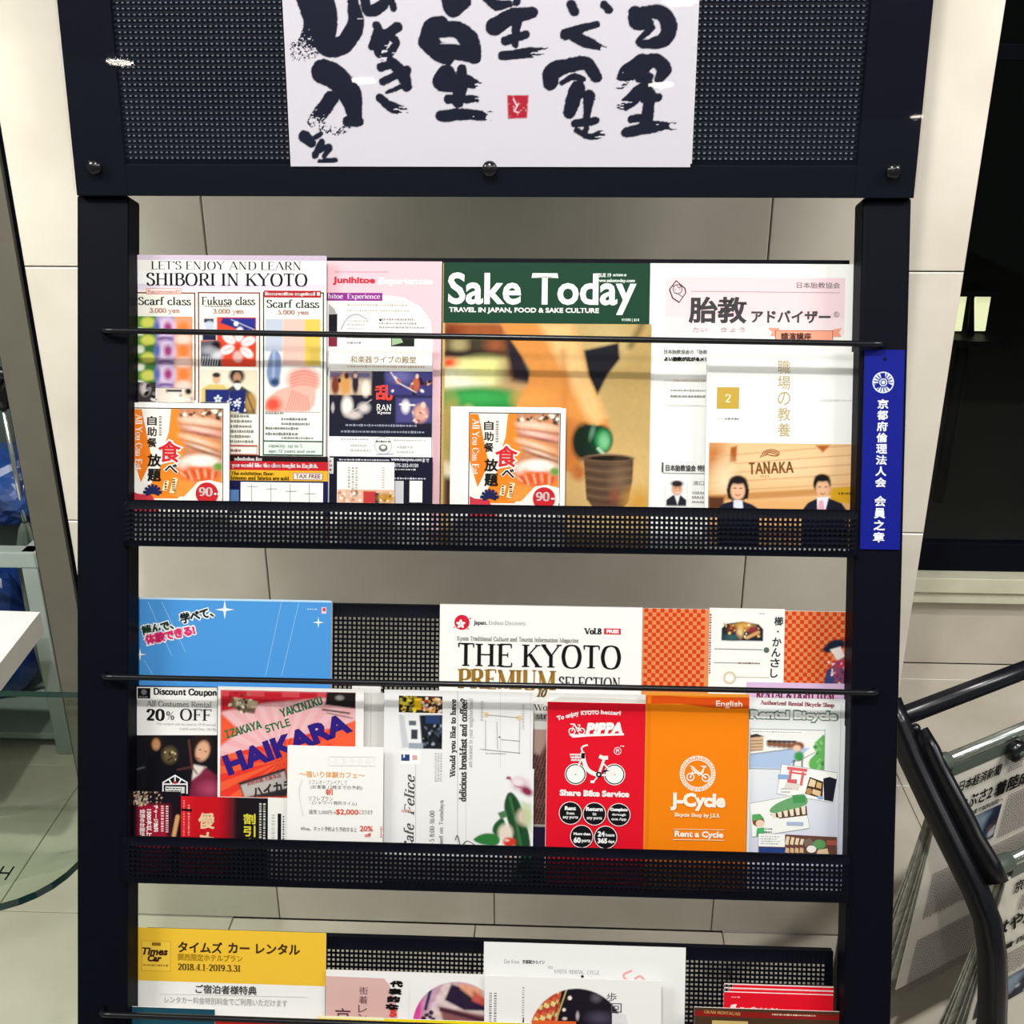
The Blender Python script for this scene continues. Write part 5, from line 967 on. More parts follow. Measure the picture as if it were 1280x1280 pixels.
for p in ([(204, 990), (204, 978), (219, 969), (234, 978), (234, 992)], [(204, 980), (234, 980)], [(219, 969), (219, 978)], [(211, 973), (215, 980)], [(227, 973), (223, 980)]): s.Ln(p, 2, '#e9e9ea')
s.R(207, 983, 231, 991, '#d5d5d2'); s.Lo(208, 984, 230, 990, '#333', 2); s.El(219, 978, 2.5, 1.8, '#c22a34')
s.done()
s = Sheet('bar_flyer', 'dark flyer with sideways Japanese text on crimson, bottom left of middle shelf', 'flyer', None, 158.5, 988.5, 226, -.0175, f2, th=.0008, front='#16121a')
c = Canvas(158.5, 989, 226, 1094, '#15111a', 1.1); c.re(172, 1006, 212, 1110, '#9c1830', 3); c.spots(80, 160, 990, 184, 1008, .5, 1.4, ['#e8d8b8', '#caa890', '#7a5a5c'], 3); c.spots(30, 165, 990, 205, 1004, .5, 1.6, ['#d8c0a8', '#8a5a4c'], 9); c.ln([(222, 1020), (216, 1050)], 5, '#d4a06a', 1); c.re(208, 1006, 214, 1045, '#3c1018', 2); s.Cv(c)
s.T('世界のお酒が', 161, 1025, 195, 1032, '#f2e8e8', .6, 'g', -90); s.T('1500本以上', 169.5, 1025, 203.5, 1032, '#f2e8e8', .6, 'g', -90); s.T('チャージ無料', 178, 1020, 212, 1026, '#f2e8e8', .4, 'g', -90); s.Lo(200, 1007, 212, 1040, '#e2c8cc', 2, 2, True); s.done()
s = Sheet('price_slip', 'small cream slip with handwritten marks standing above the crimson flyer', 'slip', None, 210, 998, 226, -.0158, f2, th=.0004, y1=None, front='#e6e3da') if False else None
s = Sheet('izakaya_flyer', 'red to black flyer with gold brush characters at middle shelf front', 'flyer', None, 226, 996, 336, -.0155, f2, th=.0012, front='#161318')
c = Canvas(226, 996.5, 336, 1096, '#18141a', 1.3); c.mix(np.clip((296-c.X)/24, 0, 1), '#c41420'); c.mix(np.clip((244-c.X)/16, 0, 1)*.6, '#e2222a'); c.ln([(291, 996), (289, 1060)], 1.5, '#3c3034', .6); s.Cv(c)
s.T('僾', 248, 1016, 268, 1036, '#e8c9a0', 1.4, 'g'); s.T('大', 249, 1040, 268, 1058, '#e8c9a0', 1.4, 'g', -10); s.Lo(234, 1006, 238, 1044, '#e89a98', 1, 3, True); s.Lo(228, 1000, 232, 1048, '#e07a78', 1, 4, True); s.Ln([(227, 1012), (240, 1013)], 3.5, '#2c0a10')
s.VT('割引券', 312, 1016, 1062, 15, '#d9cf3c', .9); s.Lo(323, 1004, 333, 1050, '#cfcfc4', 2, 3, True); s.Lo(317, 1028, 320, 1046, '#d9cf3c', 1, 3, True)
s.done()
s = Sheet('white_flyer', 'white flyer with black side tab left of the handwritten postcard', 'flyer', None, 335, 997, 362, -.0145, f2, th=.0005, front='#ecece6')
s.R(347, 1017, 351.5, 1060, '#15151a'); s.Lo(352.5, 1020, 356, 1055, '#444', 1, 3, True); s.Lo(338, 1018, 345, 1052, '#c2c2bc', 1, 3, True); s.done()
s = Sheet('bbq_flyer', 'red and pink sunburst flyer with slanted blue title in a white border', 'flyer', G2, 272.5, 858, 455, -.0225, f2, th=.0014, front='#f2f1ee')
c = Canvas(275, 864, 444, 998, '#ecbcc0', 1.15)
A = np.arctan2(c.Y-950, c.X-355); c.mix((np.sin(A*26) > 0)*.55, '#e9a3a8')
c.mix((c.Y > 925+(355-c.X)*.28)*1.0, '#e5392c'); c.mix((c.Y > 925+(355-c.X)*.28)*(np.sin(A*26) > 0)*.7, '#ee6a3c')
c.po([(275, 864), (444, 864), (444, 868), (330, 880), (275, 892)], '#b81e2c', 2); c.mix(((c.Y < 872)*(np.sin(c.X/7) > 0))*.35, '#e06a70'); c.po([(275, 892), (300, 915), (275, 935)], '#ea5a34', 2)
c.po([(290, 874), (321, 880), (318, 893), (300, 891), (286, 884)], '#6a5848', 1); c.po([(292, 873), (322, 878), (320, 886), (294, 884)], '#bfae90', 1); c.spots(24, 284, 868, 318, 892, 1, 2.6, ['#3a3028', '#e9dcc0', '#8a7458'], 6)
c.po([(408, 864), (444, 864), (444, 884), (406, 880)], '#1c1718', 1); c.el(424, 871, 5, 3, '#8a8482', .4); c.ln([(403, 886), (436, 890)], 2, '#2a2a2c'); c.ln([(408, 890), (440, 896)], 1.2, '#4a4a4c'); c.po([(402, 922), (444, 898), (444, 930), (420, 934)], '#f0603a', 1.5)
c.po([(298, 980), (357, 960), (362, 985), (358, 996), (305, 998)], '#2e2a2e', 1); c.po([(301, 983), (356, 964), (360, 985), (306, 998)], '#b9b2ae', 1); s.Cv(c)
s.T('IZAKAYA', 280.5, 906.5, 327.5, 917, '#24704c', 1.1, 'm', 18); s.T('STYLE', 331, 902, 363, 912, '#24704c', .9, 'm', 18); s.T('YAKINIKU', 349, 878, 404, 889, '#24704c', 1.1, 'm', 19)
s.T('HAIKARA', 276, 917, 441, 943, '#2e1f7c', 4.2, 'g', 21); s.T('ハイカラ', 316, 979, 366, 993, '#33302f', 1.2, 'g', 13); s.T('お好み焼 大阪本店', 308, 971, 352, 977, '#a04048', .3, 'g', 16)
s.done()
for k, (x0, x1, y0, n, lb) in enumerate(((440, 476, 857.5, -.032, 'white leaflet edge standing behind the sunburst flyer'), (455, 482, 866, -.0265, 'grey shaded leaflet edge between sunburst flyer and cafe leaflet'))):
    s = Sheet('plain_leaflet', lb, 'leaflet', 'plain leaflet edges beside the cafe leaflet', x0, y0, x1, n, f2, th=.001, front='#e9e8e4' if k == 0 else '#d6d5d0')  # second leaflet is white paper too; its shade is put into the front colour
    s.R(x0+8, y0+2, x0+9, 960, '#b9b8b4'); s.done()
s = Sheet('cafe_leaflet', 'white cafe leaflet printed sideways with street photos and green vegetables', 'leaflet', G2, 480.5, 862, 667, -.0195, f2, th=.0014, front='#ececec')
c = Canvas(498.5, 870, 553, 891, '#2a2020', .9); c.spots(50, 500, 871, 520, 890, 1, 3, ['#e8d24a', '#6a5a20', '#a8a040', '#1c1612'], 2); c.re(518, 873, 527, 887, '#e8b91c', 1); c.spots(40, 528, 871, 552, 890, 1, 2.6, ['#c2342c', '#e8c8a8', '#e0a040', '#331c18', '#f0e8dc'], 3); s.Cv(c)
c = Canvas(498.5, 893, 553, 936, '#e9eaec', .9); c.po([(524, 894), (553, 893), (553, 936), (528, 936)], '#1c2028', 1); c.re(532, 894, 550, 904, '#28406c', 1); c.spots(30, 530, 906, 552, 934, 1, 3, ['#3c4450', '#0e1014', '#9aa4ae', '#566070'], 3); c.re(511, 901, 520, 907, '#5b6470', .6); c.re(514, 912, 522, 924, '#3a4048', .6); c.po([(498, 893), (505, 895), (511, 934), (503, 936)], '#c9ccd0', 1); c.re(511, 929, 529, 936, '#9aa6b4', .6); s.Cv(c)
s.R(500, 938, 525.5, 955, '#f6f6f6'); s.R(501.5, 943, 512, 951, '#2c4474'); s.R(504, 943, 506, 947, '#e8ecf2'); s.R(515.5, 944, 521.5, 950, '#dba8a8'); 
s.Ln([(519.5, 955), (519.5, 1056)], .7, '#c6c6c6'); s.Ln([(572, 864), (572, 1056)], .8, '#bdbdbd'); s.Ln([(625.5, 864), (625.5, 980)], .6, '#d4d4d4'); s.Ln([(663, 866), (663, 1056)], .7, '#cfcfcf')
def RT(t, x, y0, y1, w, col, b=.2, f='s', sh=0): cy_ = (y0+y1)/2; h = (y1-y0)/2; s.T(t, x-h, cy_-w/2, x+h, cy_+w/2, col, b, f, 90, sh)
RT('Would you like to have', 567, 874, 972, 9, '#4a4a4a', .7); RT('delicious breakfast and coffee?', 579, 873, 1002, 9.5, '#4a4a4a', .7); RT('Come on in. We are located in your neighborhood!', 588.5, 873, 1002, 7, '#b9b9b9', .1)
RT('Felice', 512, 968, 1019, 13, '#5a5a5a', .2, 's', .2); RT('Cafe', 511, 1029, 1063, 13, '#5a5a5a', .2, 's', .2); s.Lo(502, 1010, 515, 1017, '#e0a8a4')
RT('7/5 8:00-16:00', 540, 1013, 1058, 6, '#a8a8a8', .2); RT('Closed on Tuesdays', 552, 1000, 1066, 6.5, '#a8a8a8', .2); s.Lo(543, 941, 553, 978, '#c4c4c4', 3, 3, True)
s.El(608, 893, 3, 3, '#efcf9c'); s.El(649, 897, 3, 3, '#efcf9c')
for p in ([(606, 893), (650, 897)], [(607, 900), (607, 938)], [(650, 900), (649, 942)], [(621, 902), (622, 936)], [(600, 936), (650, 941)], [(626, 924), (650, 926)]): s.Ln(p, .7, '#a9a9a9')
s.Lo(600, 876, 605, 900, '#cacaca', 1, 2, True); s.Lo(652, 880, 656, 912, '#cacaca', 1, 2, True); s.Lo(607, 940, 632, 943, '#bbb'); s.El(624.5, 921, 1, 1, '#666')
c = Canvas(583, 960, 666.5, 1102, '#ececec', 1.15)
c.po([(632, 996), (636, 990), (642, 992), (650, 1004), (658, 1026), (664, 1060), (666, 1112), (645, 1112), (643, 1060), (636, 1030), (630, 1010)], '#1f4c2c', 1, 1, True); c.ln([(637, 996), (646, 1030), (654, 1070)], 3, '#4c7c4c', 1.5, .7); c.ln([(641, 998), (652, 1040)], 1.2, '#0f2c18', .8)
c.po([(592, 1050), (606, 1042), (624, 1044), (622, 1056), (604, 1056)], '#2f7a3a', 1, 1, True); c.po([(618, 1030), (628, 1022), (632, 1034), (624, 1044), (616, 1040)], '#1e5a2c', 1, 1, True); c.po([(622, 1016), (632, 1012), (634, 1020), (626, 1024)], '#4c7a4c', 1)
c.el(632, 1040, 9, 10, '#e6d8c8', .3); c.el(637, 1052, 8, 6, '#d83a2c', .25); c.el(634, 1050, 3, 1.5, '#f6c8b8', .4); c.spots(6, 634, 1058, 650, 1110, 6, 14, ['#c83426', '#3a6a34', '#efe2d2'], 4)
c.el(655, 1020, 9, 10, '#d6c4b0', .4); c.el(650, 980, 12, 9, '#dcc4cc', .35, 20); c.el(658, 988, 8, 5, '#8a2c4c', .4, 30); c.el(635, 972, 3, 2, '#9a2c5c', .4); c.ln([(636, 972), (644, 982), (652, 984)], 1.4, '#a04a6c', .8); c.el(646, 977, 7, 4, '#efe0e4', .4); c.po([(650, 1000), (664, 1004), (665, 1040), (655, 1030)], '#bccf9a', 2, .7)
s.Cv(c); s.Ln([(569, 1050), (572, 1044), (575, 1056)], 1, '#444', True); s.Ln([(578, 1056), (584, 1051), (594, 1056)], 1.2, '#2a4a30', True); s.done()
s = Sheet('postcard', 'white handwritten postcard with orange and red notes in front of the flyers', 'postcard', None, 359.5, 931.5, 479.5, -.0108, f2, th=.0008, front='#f3f3ef')
s.T('〜福いり体験カフェ〜', 374, 964.5, 456, 972.5, '#e5a45c', .5); s.T('リフレオープンペアして', 386, 975, 434, 981, '#8f8f8c', .1); s.T('(お食事 12時までの予約)', 388, 981.5, 453, 987.5, '#8a8a88', .2); s.T('朝', 407, 986, 416, 994, '#e0644c', .4)
s.T('リフレプラン', 386, 995, 416, 1001, '#999', .1); s.T('(シャワー? 無料タイム)', 390, 1001, 446, 1007, '#999', .1); s.T('通常 5,000円→', 386, 1012, 420, 1018, '#999', .1); s.T('$2,000', 420, 1011.5, 448, 1019, '#e0543c', .5); s.T('になります', 449, 1012, 466, 1018, '#999', .1)
s.T('※Free、ネット予約より予約すると', 376, 1033, 446, 1039, '#8c8c8a', .1); s.T('20%', 450, 1032, 466, 1039, '#e0543c', .4); s.T('off', 456, 1041, 464, 1046, '#e0543c', .3); s.Lo(475, 1033, 478, 1046, '#e0543c', 1, 2, True); s.Ln([(378, 974), (374, 990), (379, 1020)], .6, '#cfcfca', True)
for k in range(6): s.FR(411+k*10, 945, 419+k*10, 957, '#e6e6e2', .5)
s.done()

# ================================================================ lower shelf
G3 = 'leaflets on the lower shelf'
s = Sheet('car_rental_leaflet', 'yellow and white car rental leaflet at left end of the lower shelf', 'leaflet', G3, 160, 1162.5, 407, -.031, f3, th=.005, front='#f1f1ee')
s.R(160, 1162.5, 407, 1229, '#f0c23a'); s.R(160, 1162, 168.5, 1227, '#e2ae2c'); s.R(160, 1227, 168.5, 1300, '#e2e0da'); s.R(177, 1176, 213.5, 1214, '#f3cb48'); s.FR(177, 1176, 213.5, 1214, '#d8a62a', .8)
s.T('Times', 177.5, 1184.5, 210, 1194, '#3a1c14', 1.2, 'g', 0, .22); s.T('Car', 184.5, 1193.5, 202, 1202, '#3a1c14', 1.2, 'g', 0, .22); s.R(190, 1178, 201, 1182, '#8a6a1c'); s.Lo(179, 1204, 210, 1209, '#b3801c', 1)
s.T('タイムズ', 222.5, 1177, 278, 1191, '#3c2c18', .9); s.T('カー', 285.5, 1178.5, 312, 1191.5, '#3c2c18', .9); s.T('レンタル', 320, 1179.5, 375, 1193, '#3c2c18', .9)
s.T('関西限定ホテルプラン', 222.5, 1192.5, 303, 1201.5, '#b38a1c', .4); s.T('2018.4.1-2019.3.31', 222.5, 1205, 300.5, 1213.5, '#5a4420', .2, 's')
s.T('ご宿泊者様特典', 244.5, 1231.5, 321, 1242.5, '#444', .5); s.Ln([(200, 1242), (385, 1246)], .6, '#d8d8d4'); s.T('レンタカー料金特別料金でご利用いただけます', 206, 1247, 359, 1256, '#aaaaa8', .1)
s.done()
s = Sheet('plain_white_sheet', 'plain white sheet with small route note standing highest on the lower shelf', 'sheet', G3, 605, 1177.5, 857.5, -.035, f3, th=.0012, front='#f0f1ef')
s.T('Get from', 630, 1199.5, 649, 1204.5, '#9a9a9a', .1); s.T('京都駅からイン', 653, 1200, 681, 1205, '#3c3c3c', .3); s.T('to', 685, 1207, 691, 1211, '#999'); s.T('KYOTO RENTAL CYCLE', 693, 1212.5, 749, 1217.5, '#a9a9a9', .1, 'm')
s.El(728, 1220.5, 1.8, 1.8, '#222'); s.P([(724, 1226), (726, 1222.5), (730, 1222.5), (732, 1226)], '#222'); s.Ln([(790, 1213), (780, 1218), (782, 1224), (788, 1226)], 3, '#eeb0a8', True); s.Ln([(793, 1224), (800, 1220), (806, 1226)], 3, '#eeb0a8', True); s.done()
def kimono(label, x0, x1, y0, n, kind):
    s = Sheet('kimono_leaflet', label, 'leaflet', G3, x0, y0, x1, n, f3, th=.0016, front='#f0f0ee')
    if kind == 0:
        s.P([(407.5, 1220), (480, 1223), (486, 1230), (492, 1245), (497, 1260), (497, 1290), (407.5, 1290)], '#dcb4ae'); s.VT('街着レンタル', 453, 1233, 1300, 11, '#6a4448', .2, -.6); s.T('京', 419, 1260, 438, 1280, '#5a3a40', .3, 's' if False else 'g')
        s.VT('代表的な', 493, 1225, 1263, 16, '#1c1416', 1.8, -1.8); s.T('5', 487, 1262, 496, 1271, '#d8403a', 1.8)
        c = Canvas(512, 1226, 632, 1292, '#f0f0ee', 1.1); m = np.clip(.5-(np.hypot(c.X-572, (c.Y-1283)*1.0)-56)/1.2, 0, 1); C0 = c.C.copy()
        c.C[:] = lin('#c9a0b4'); c.po([(512, 1270), (530, 1240), (524, 1292)], '#d84a9a', 3); c.po([(530, 1275), (556, 1228), (612, 1240), (632, 1292), (560, 1292)], '#e0ccc8', 2); c.po([(556, 1250), (564, 1230), (600, 1240), (612, 1262), (580, 1262)], '#2c1f38', 1.5); c.po([(548, 1258), (606, 1268), (620, 1292), (560, 1292)], '#8a5a58', 2); c.po([(572, 1228), (600, 1234), (606, 1250), (590, 1246), (576, 1236)], '#e2a07c', 2); c.po([(592, 1238), (612, 1250), (606, 1256), (590, 1250)], '#c85a4c', 2); c.ln([(552, 1262), (612, 1276)], 5, '#4a2838', 1.5); c.ln([(532, 1262), (538, 1238)], 4, '#3a3060', 1); c.spots(14, 525, 1255, 545, 1290, 2, 4, ['#3a2848', '#d8c0d0', '#20182c'], 3); c.nz(.2, 5, 2)
        c.C = C0*(1-m[..., None])+c.C*m[..., None]; s.Cv(c)
    else:
        s.Lo(610, 1241, 622, 1280, '#8a8284', 2, 3, True); s.Lo(651, 1234, 671, 1275, '#b5afaf', 3, 3, True); s.El(663, 1278, 10, 12, '#1c1820')
        c = Canvas(655, 1230, 800, 1300, '#f0f0ee', 1.1); m = np.clip(.5-(np.hypot((c.X-722), (c.Y-1296))-60)/1.2, 0, 1); C0 = c.C.copy()
        c.C[:] = lin('#1d1722'); k = c.X+c.Y*.18; c.mix((c.X < 702-(c.Y-1236)*.12)*1.0, '#d8643c'); q = ((c.X+c.Y*.3)//7+(c.Y-c.X*.45)//6) % 3; L = c.X < 700-(c.Y-1236)*.12
        c.mix(L*(q == 0)*1.0, '#e8d488'); c.mix(L*(q == 1)*1.0, '#c8443a'); c.mix(L*((c.X+c.Y*.3) % 8 < 1)*.7, '#3a2c1c'); c.ln([(708, 1237), (694, 1280)], 1.6, '#c9b878', .6); c.ln([(704, 1237), (690, 1280)], 1.2, '#2c2820', .6); c.el(712, 1248, 2.6, 2.6, '#f2ead8', .2); c.el(705, 1263, 2.2, 2.2, '#f2ead8', .2); c.el(706, 1274, 3, 2, '#d8d0c0', .3); c.el(722, 1270, 2, 5, '#bdb6b4', .5); c.el(745, 1247, 6, 5, '#5a5460', .6); c.el(750, 1272, 14, 7, '#4a4458', .7)
        c.C = C0*(1-m[..., None])+c.C*m[..., None]; s.Cv(c); s.T('歩', 758, 1241, 771, 1252, '#55525a', .2); s.T('回', 764, 1254, 777, 1266, '#55525a', .2); s.P([(765, 1266), (782, 1268), (785, 1280), (765, 1280)], '#e2e0e2'); s.Ln([(827, 1234), (827, 1280)], .8, '#c4c4c4')
    s.done()
kimono('leaflet with pink panel and round kimono photo next to the yellow leaflet', 407.5, 632, 1212.5, -.027, 0)
kimono('leaflet with round photo of patterned sash on black, before the plain white sheet', 606, 828, 1219.5, -.0225, 1)
for k in range(3):
    s = Sheet('red_leaflet', ('rearmost red leaflet of the small pile at lower right', 'middle red leaflet of the small pile at lower right', 'front red leaflet with white lettering, lower right pile')[k], 'leaflet', 'red leaflets at lower right', (916, 912, 905)[k], (1231, 1236, 1240)[k], 1042, -.030+k*.003, f3, th=.002, front='#e01428')
    if k < 2: s.R(905, (1231, 1236)[k], 1042, (1232.5, 1237.5)[k], '#f4d8da')
    else: s.P([(914, 1256), (921, 1255), (919, 1261), (912, 1261)], '#f8eaea'); s.T('ニッポンレンタカー', 924, 1259, 980, 1266, '#f8eaea', .9, 'g', -1, .2); s.Lo(914, 1245, 926, 1248, '#f2a0a8')
    s.done()
for (nm_, lb, x0, x1, y0, n, col, txt) in (
    ('brown_leaflet', 'dark brown and red leaflet top edge lying in front of the red pile', 868, 1064, 1259, -.018, '#4a3424', 1),
    ('teal_leaflet', 'dark teal leaflet top just behind the lowest rod at left', 153, 268.5, 1258, -.014, '#1c4a5c', 0),
    ('red_brochure', 'red brochure top edge below the lowest rod, left of the yellow one', 269, 396, 1271.5, -.012, '#b4201c', 0),
    ('yellow_brochure', 'bright yellow brochure top edge below the kimono leaflets', 396.5, 790, 1270.5, -.012, '#f2dc14', 0)):
    s = Sheet(nm_, lb, 'leaflet', None, x0, y0, x1, n, f3, th=.0012, front=col)
    if txt: s.R(868, 1266, 1064, 1273, '#8a1c1c'); s.T('GRAN RENTACAR', 880, 1264, 926, 1268, '#c8a860', .2, 's', -2); s.Lo(965, 1267, 1020, 1271, '#d8c8b0'); s.R(890, 1276, 935, 1283, '#c8b070')
    elif nm_ == 'yellow_brochure': s.R(396.5, 1270.5, 480, 1274, '#f6efc8'); s.R(665, 1276, 720, 1282, '#e2602c')
    s.done()
# ================================================================ newspaper stand on the right
rd = np.array([math.sin(math.radians(58.5)), math.cos(math.radians(58.5)), 0]); sd = np.array([rd[1], -rd[0], 0])  # rods run along rd; sd points to the reader
y0_ = 1.19
d = CF+((1128-640)/F)*CR-((892-640)/F)*CU; A0 = CAM+d*(y0_/d[1])
class VP:  # vertical plane of the side arm
    pass
SP = Plane(A0, sd, (0, 0, 1))
def sp(x, y, k=0.0):
    n = SP.N; dd = CF+((x-640)/F)*CR-((y-640)/F)*CU; t = ((A0+rd*k-CAM)@rd)/(dd@rd); return CAM+dd*t
root = props(empty('newspaper_stand', (float(A0[0]), float(A0[1]), 0)), 'black tubular newspaper stand with aluminium hanging rods right of the brochures', 'stand')
RL = np.array([A0[0], A0[1], 0.0])
L = .62
arm_px = [(1122, 905), (1140, 950), (1165, 1003), (1193, 1060), (1219, 1112), (1234, 1150), (1240, 1190), (1241, 1230), (1240, 1280)]
arm = [sp(x, y) for x, y in arm_px]
leg_end = arm[-1].copy(); leg_end[2] = .012; arm.append(leg_end)
dn = (arm[0]-arm[1])/np.linalg.norm(arm[0]-arm[1])
top = arm[0]+dn*.03
def bar(name, pts, w, h, m, par, side=rd):
    """flat-oval bar swept along pts"""
    P = [Vector(p-RL) for p in pts]; V = []; Fs = []; k = 12; sv = Vector(side)
    for i, p in enumerate(P):
        d_ = (P[min(i+1, len(P)-1)]-P[max(i-1, 0)]).normalized(); q = d_.cross(sv).normalized()
        for j in range(k):
            a = 2*math.pi*j/k; ca, sa = math.cos(a), math.sin(a); e = .55
            V.append(p+sv*(w/2*math.copysign(abs(ca)**e, ca))+q*(h/2*math.copysign(abs(sa)**e, sa)))
    for i in range(len(P)-1):
        for j in range(k): Fs.append((i*k+j, i*k+(j+1) % k, (i+1)*k+(j+1) % k, (i+1)*k+j))
    Fs += [tuple(range(k-1, -1, -1)), tuple(range((len(P)-1)*k, len(P)*k))]
    return mesh(name, V, Fs, m, par, True)
pts = [top]+arm
bar('side_frame', pts, .022, .034, M['rod'], root)
bar('side_frame', [p+rd*L for p in pts], .022, .034, M['rod'], root)
rear = top-dn*0; 
hb0 = sp(1118, 897, -.02); hb0 = top-sd*.03+np.array([0, 0, .012])
d = CF+((1125-640)/F)*CR-((895-640)/F)*CU
tp = [sp(1108, 903, -.0)]; tp = tp[0]
tube('top_bar', [tp-RL-rd*.02, tp-RL+rd*(L+.02)], .0125, M['rod'], root, 14)
for k in (0, L):
    q = tp+rd*k; tube('rear_leg', [q-RL, q-RL-sd*.01-np.array([0, 0, q[2]*.5]), np.array([q[0], q[1], .01])-RL-sd*.02], .011, M['rod'], root, 10)
# toothed rod holder along the arm
hold = [sp(1138, 920), sp(1152, 943), sp(1160, 962), sp(1172, 985), sp(1196, 1030), sp(1206, 1052), sp(1226, 1085), sp(1236, 1108)]
hold = [p+rd*.012 for p in hold]
bar('rod_holder', hold, .014, .036, M['rod'], root)
bar('rod_holder', [p+rd*(L-.024) for p in hold], .014, .036, M['rod'], root)
for (x, y) in ((1133, 915), (1169, 974), (1197, 1038), (1233, 1096)):
    p = sp(x, y)+rd*.016; sphere('peg', tuple(p-RL), .0065, M['screw'], root)
# rods with newspapers clipped in them
def headline(root, org, X, Y, N, texts, lo, photo=None, w=.36, h=.4):
    """flat print on a hanging paper: X right, Y down (unit vectors); sizes in metres"""
    V = []; Fs = []; C = []; k = 0; lay = 0
    def add(P2, F2, col):
        nonlocal k, lay
        lay += 1; P2 = np.asarray(P2, float); W3 = org+P2[:, :1]*X+P2[:, 1:]*Y+N*(.0003+lay*.00003); V.append(W3)
        for f in F2: Fs.append(tuple(i+k for i in f))
        C.append(np.tile(lin(col) if isinstance(col, str) else col, (len(P2), 1)) if not isinstance(col, np.ndarray) else col); k += len(P2)
    def rect(a, b, c_, d_, col): add([(a, d_), (c_, d_), (c_, b), (a, b)], [(0, 1, 2, 3)], col)
    def text(t, a, b, c_, d_, col, bold=.0, skew=0):
        g_, f_ = glyphs(t); lo_, hi_ = g_.min(0), g_.max(0); q = (g_-lo_)/(hi_-lo_); VV = []; FF = []
        q[:, 0] += skew*q[:, 1]
        for i, (dx, dy) in enumerate(((0, 0), (1, 0), (-1, 0), (0, 1), (0, -1)) if bold else ((0, 0),)):
            VV.append(np.column_stack([a+q[:, 0]*(c_-a)+dx*bold, d_+q[:, 1]*(b-d_)+dy*bold])); FF += [tuple(v+i*len(g_) for v in f) for f in f_]
        add(np.vstack(VV), FF, col)
    r = random.Random(5)
    for (t, a, b, c_, d_, bo) in texts: text(t, a, b, c_, d_, '#1a1a1a', bo)
    for (a, b, c_, d_, vert) in lo:
        P = []; Q = []
        if vert:
            x = a
            while x < c_:
                y = b
                while y < d_:
                    l = r.uniform(.002, .005); n0 = len(P); P += [(x, y+l), (x+.0018, y+l), (x+.0018, y), (x, y)]; Q.append((n0, n0+1, n0+2, n0+3)); y += l+.0012
                x += .0034
        else:
            y = b
            while y < d_:
                x = a
                while x < c_:
                    l = r.uniform(.002, .005); n0 = len(P); P += [(x, y+.0018), (x+l, y+.0018), (x+l, y), (x, y)]; Q.append((n0, n0+1, n0+2, n0+3)); x += l+.0012
                y += .0034
        add(P, Q, '#6a6863')
    if photo:
        for (a, b, c_, d_, seed) in photo:
            cv = Canvas(0, 0, (c_-a)*1000, (d_-b)*1000, '#27324a', 2.0); cv.nz(.9, 22, seed); W_, H_ = cv.b[2], cv.b[3]
            cv.po([(W_*.5, 0), (W_*.75, H_*.1), (W_*.6, H_*.7), (W_*.3, H_)], '#7e93a8', 6); cv.el(W_*.25, H_*.2, W_*.25, H_*.2, '#9db0b4', .6); cv.spots(14, 0, H_*.4, W_, H_, 2, 8, ['#10131e', '#b8c0c4', '#4a5a7a', '#5a4a44'], seed); cv.nz(.3, 8, seed+1)
            P2 = np.column_stack([(a+cv.X/1000).ravel(), (b+cv.Y/1000).ravel()]); j, i = np.meshgrid(np.arange(cv.ny-1), np.arange(cv.nx-1), indexing='ij'); q = (j*cv.nx+i).ravel()
            add(P2, np.column_stack([q+cv.nx, q+cv.nx+1, q+1, q]).tolist(), cv.C.reshape(-1, 3)*.8)
    VV = np.vstack(V); CC = np.vstack(C); me = bpy.data.meshes.new('front_page'); me.from_pydata((VV-np.array(root.location)).tolist(), [], Fs); me.materials.append(M['ink'])
    at = me.color_attributes.new('ink', 'FLOAT_COLOR', 'POINT'); at.data.foreach_set('color', np.column_stack([CC, np.ones(len(CC))]).astype(np.float32).ravel())
    return link(bpy.data.objects.new('front_page', me), root)
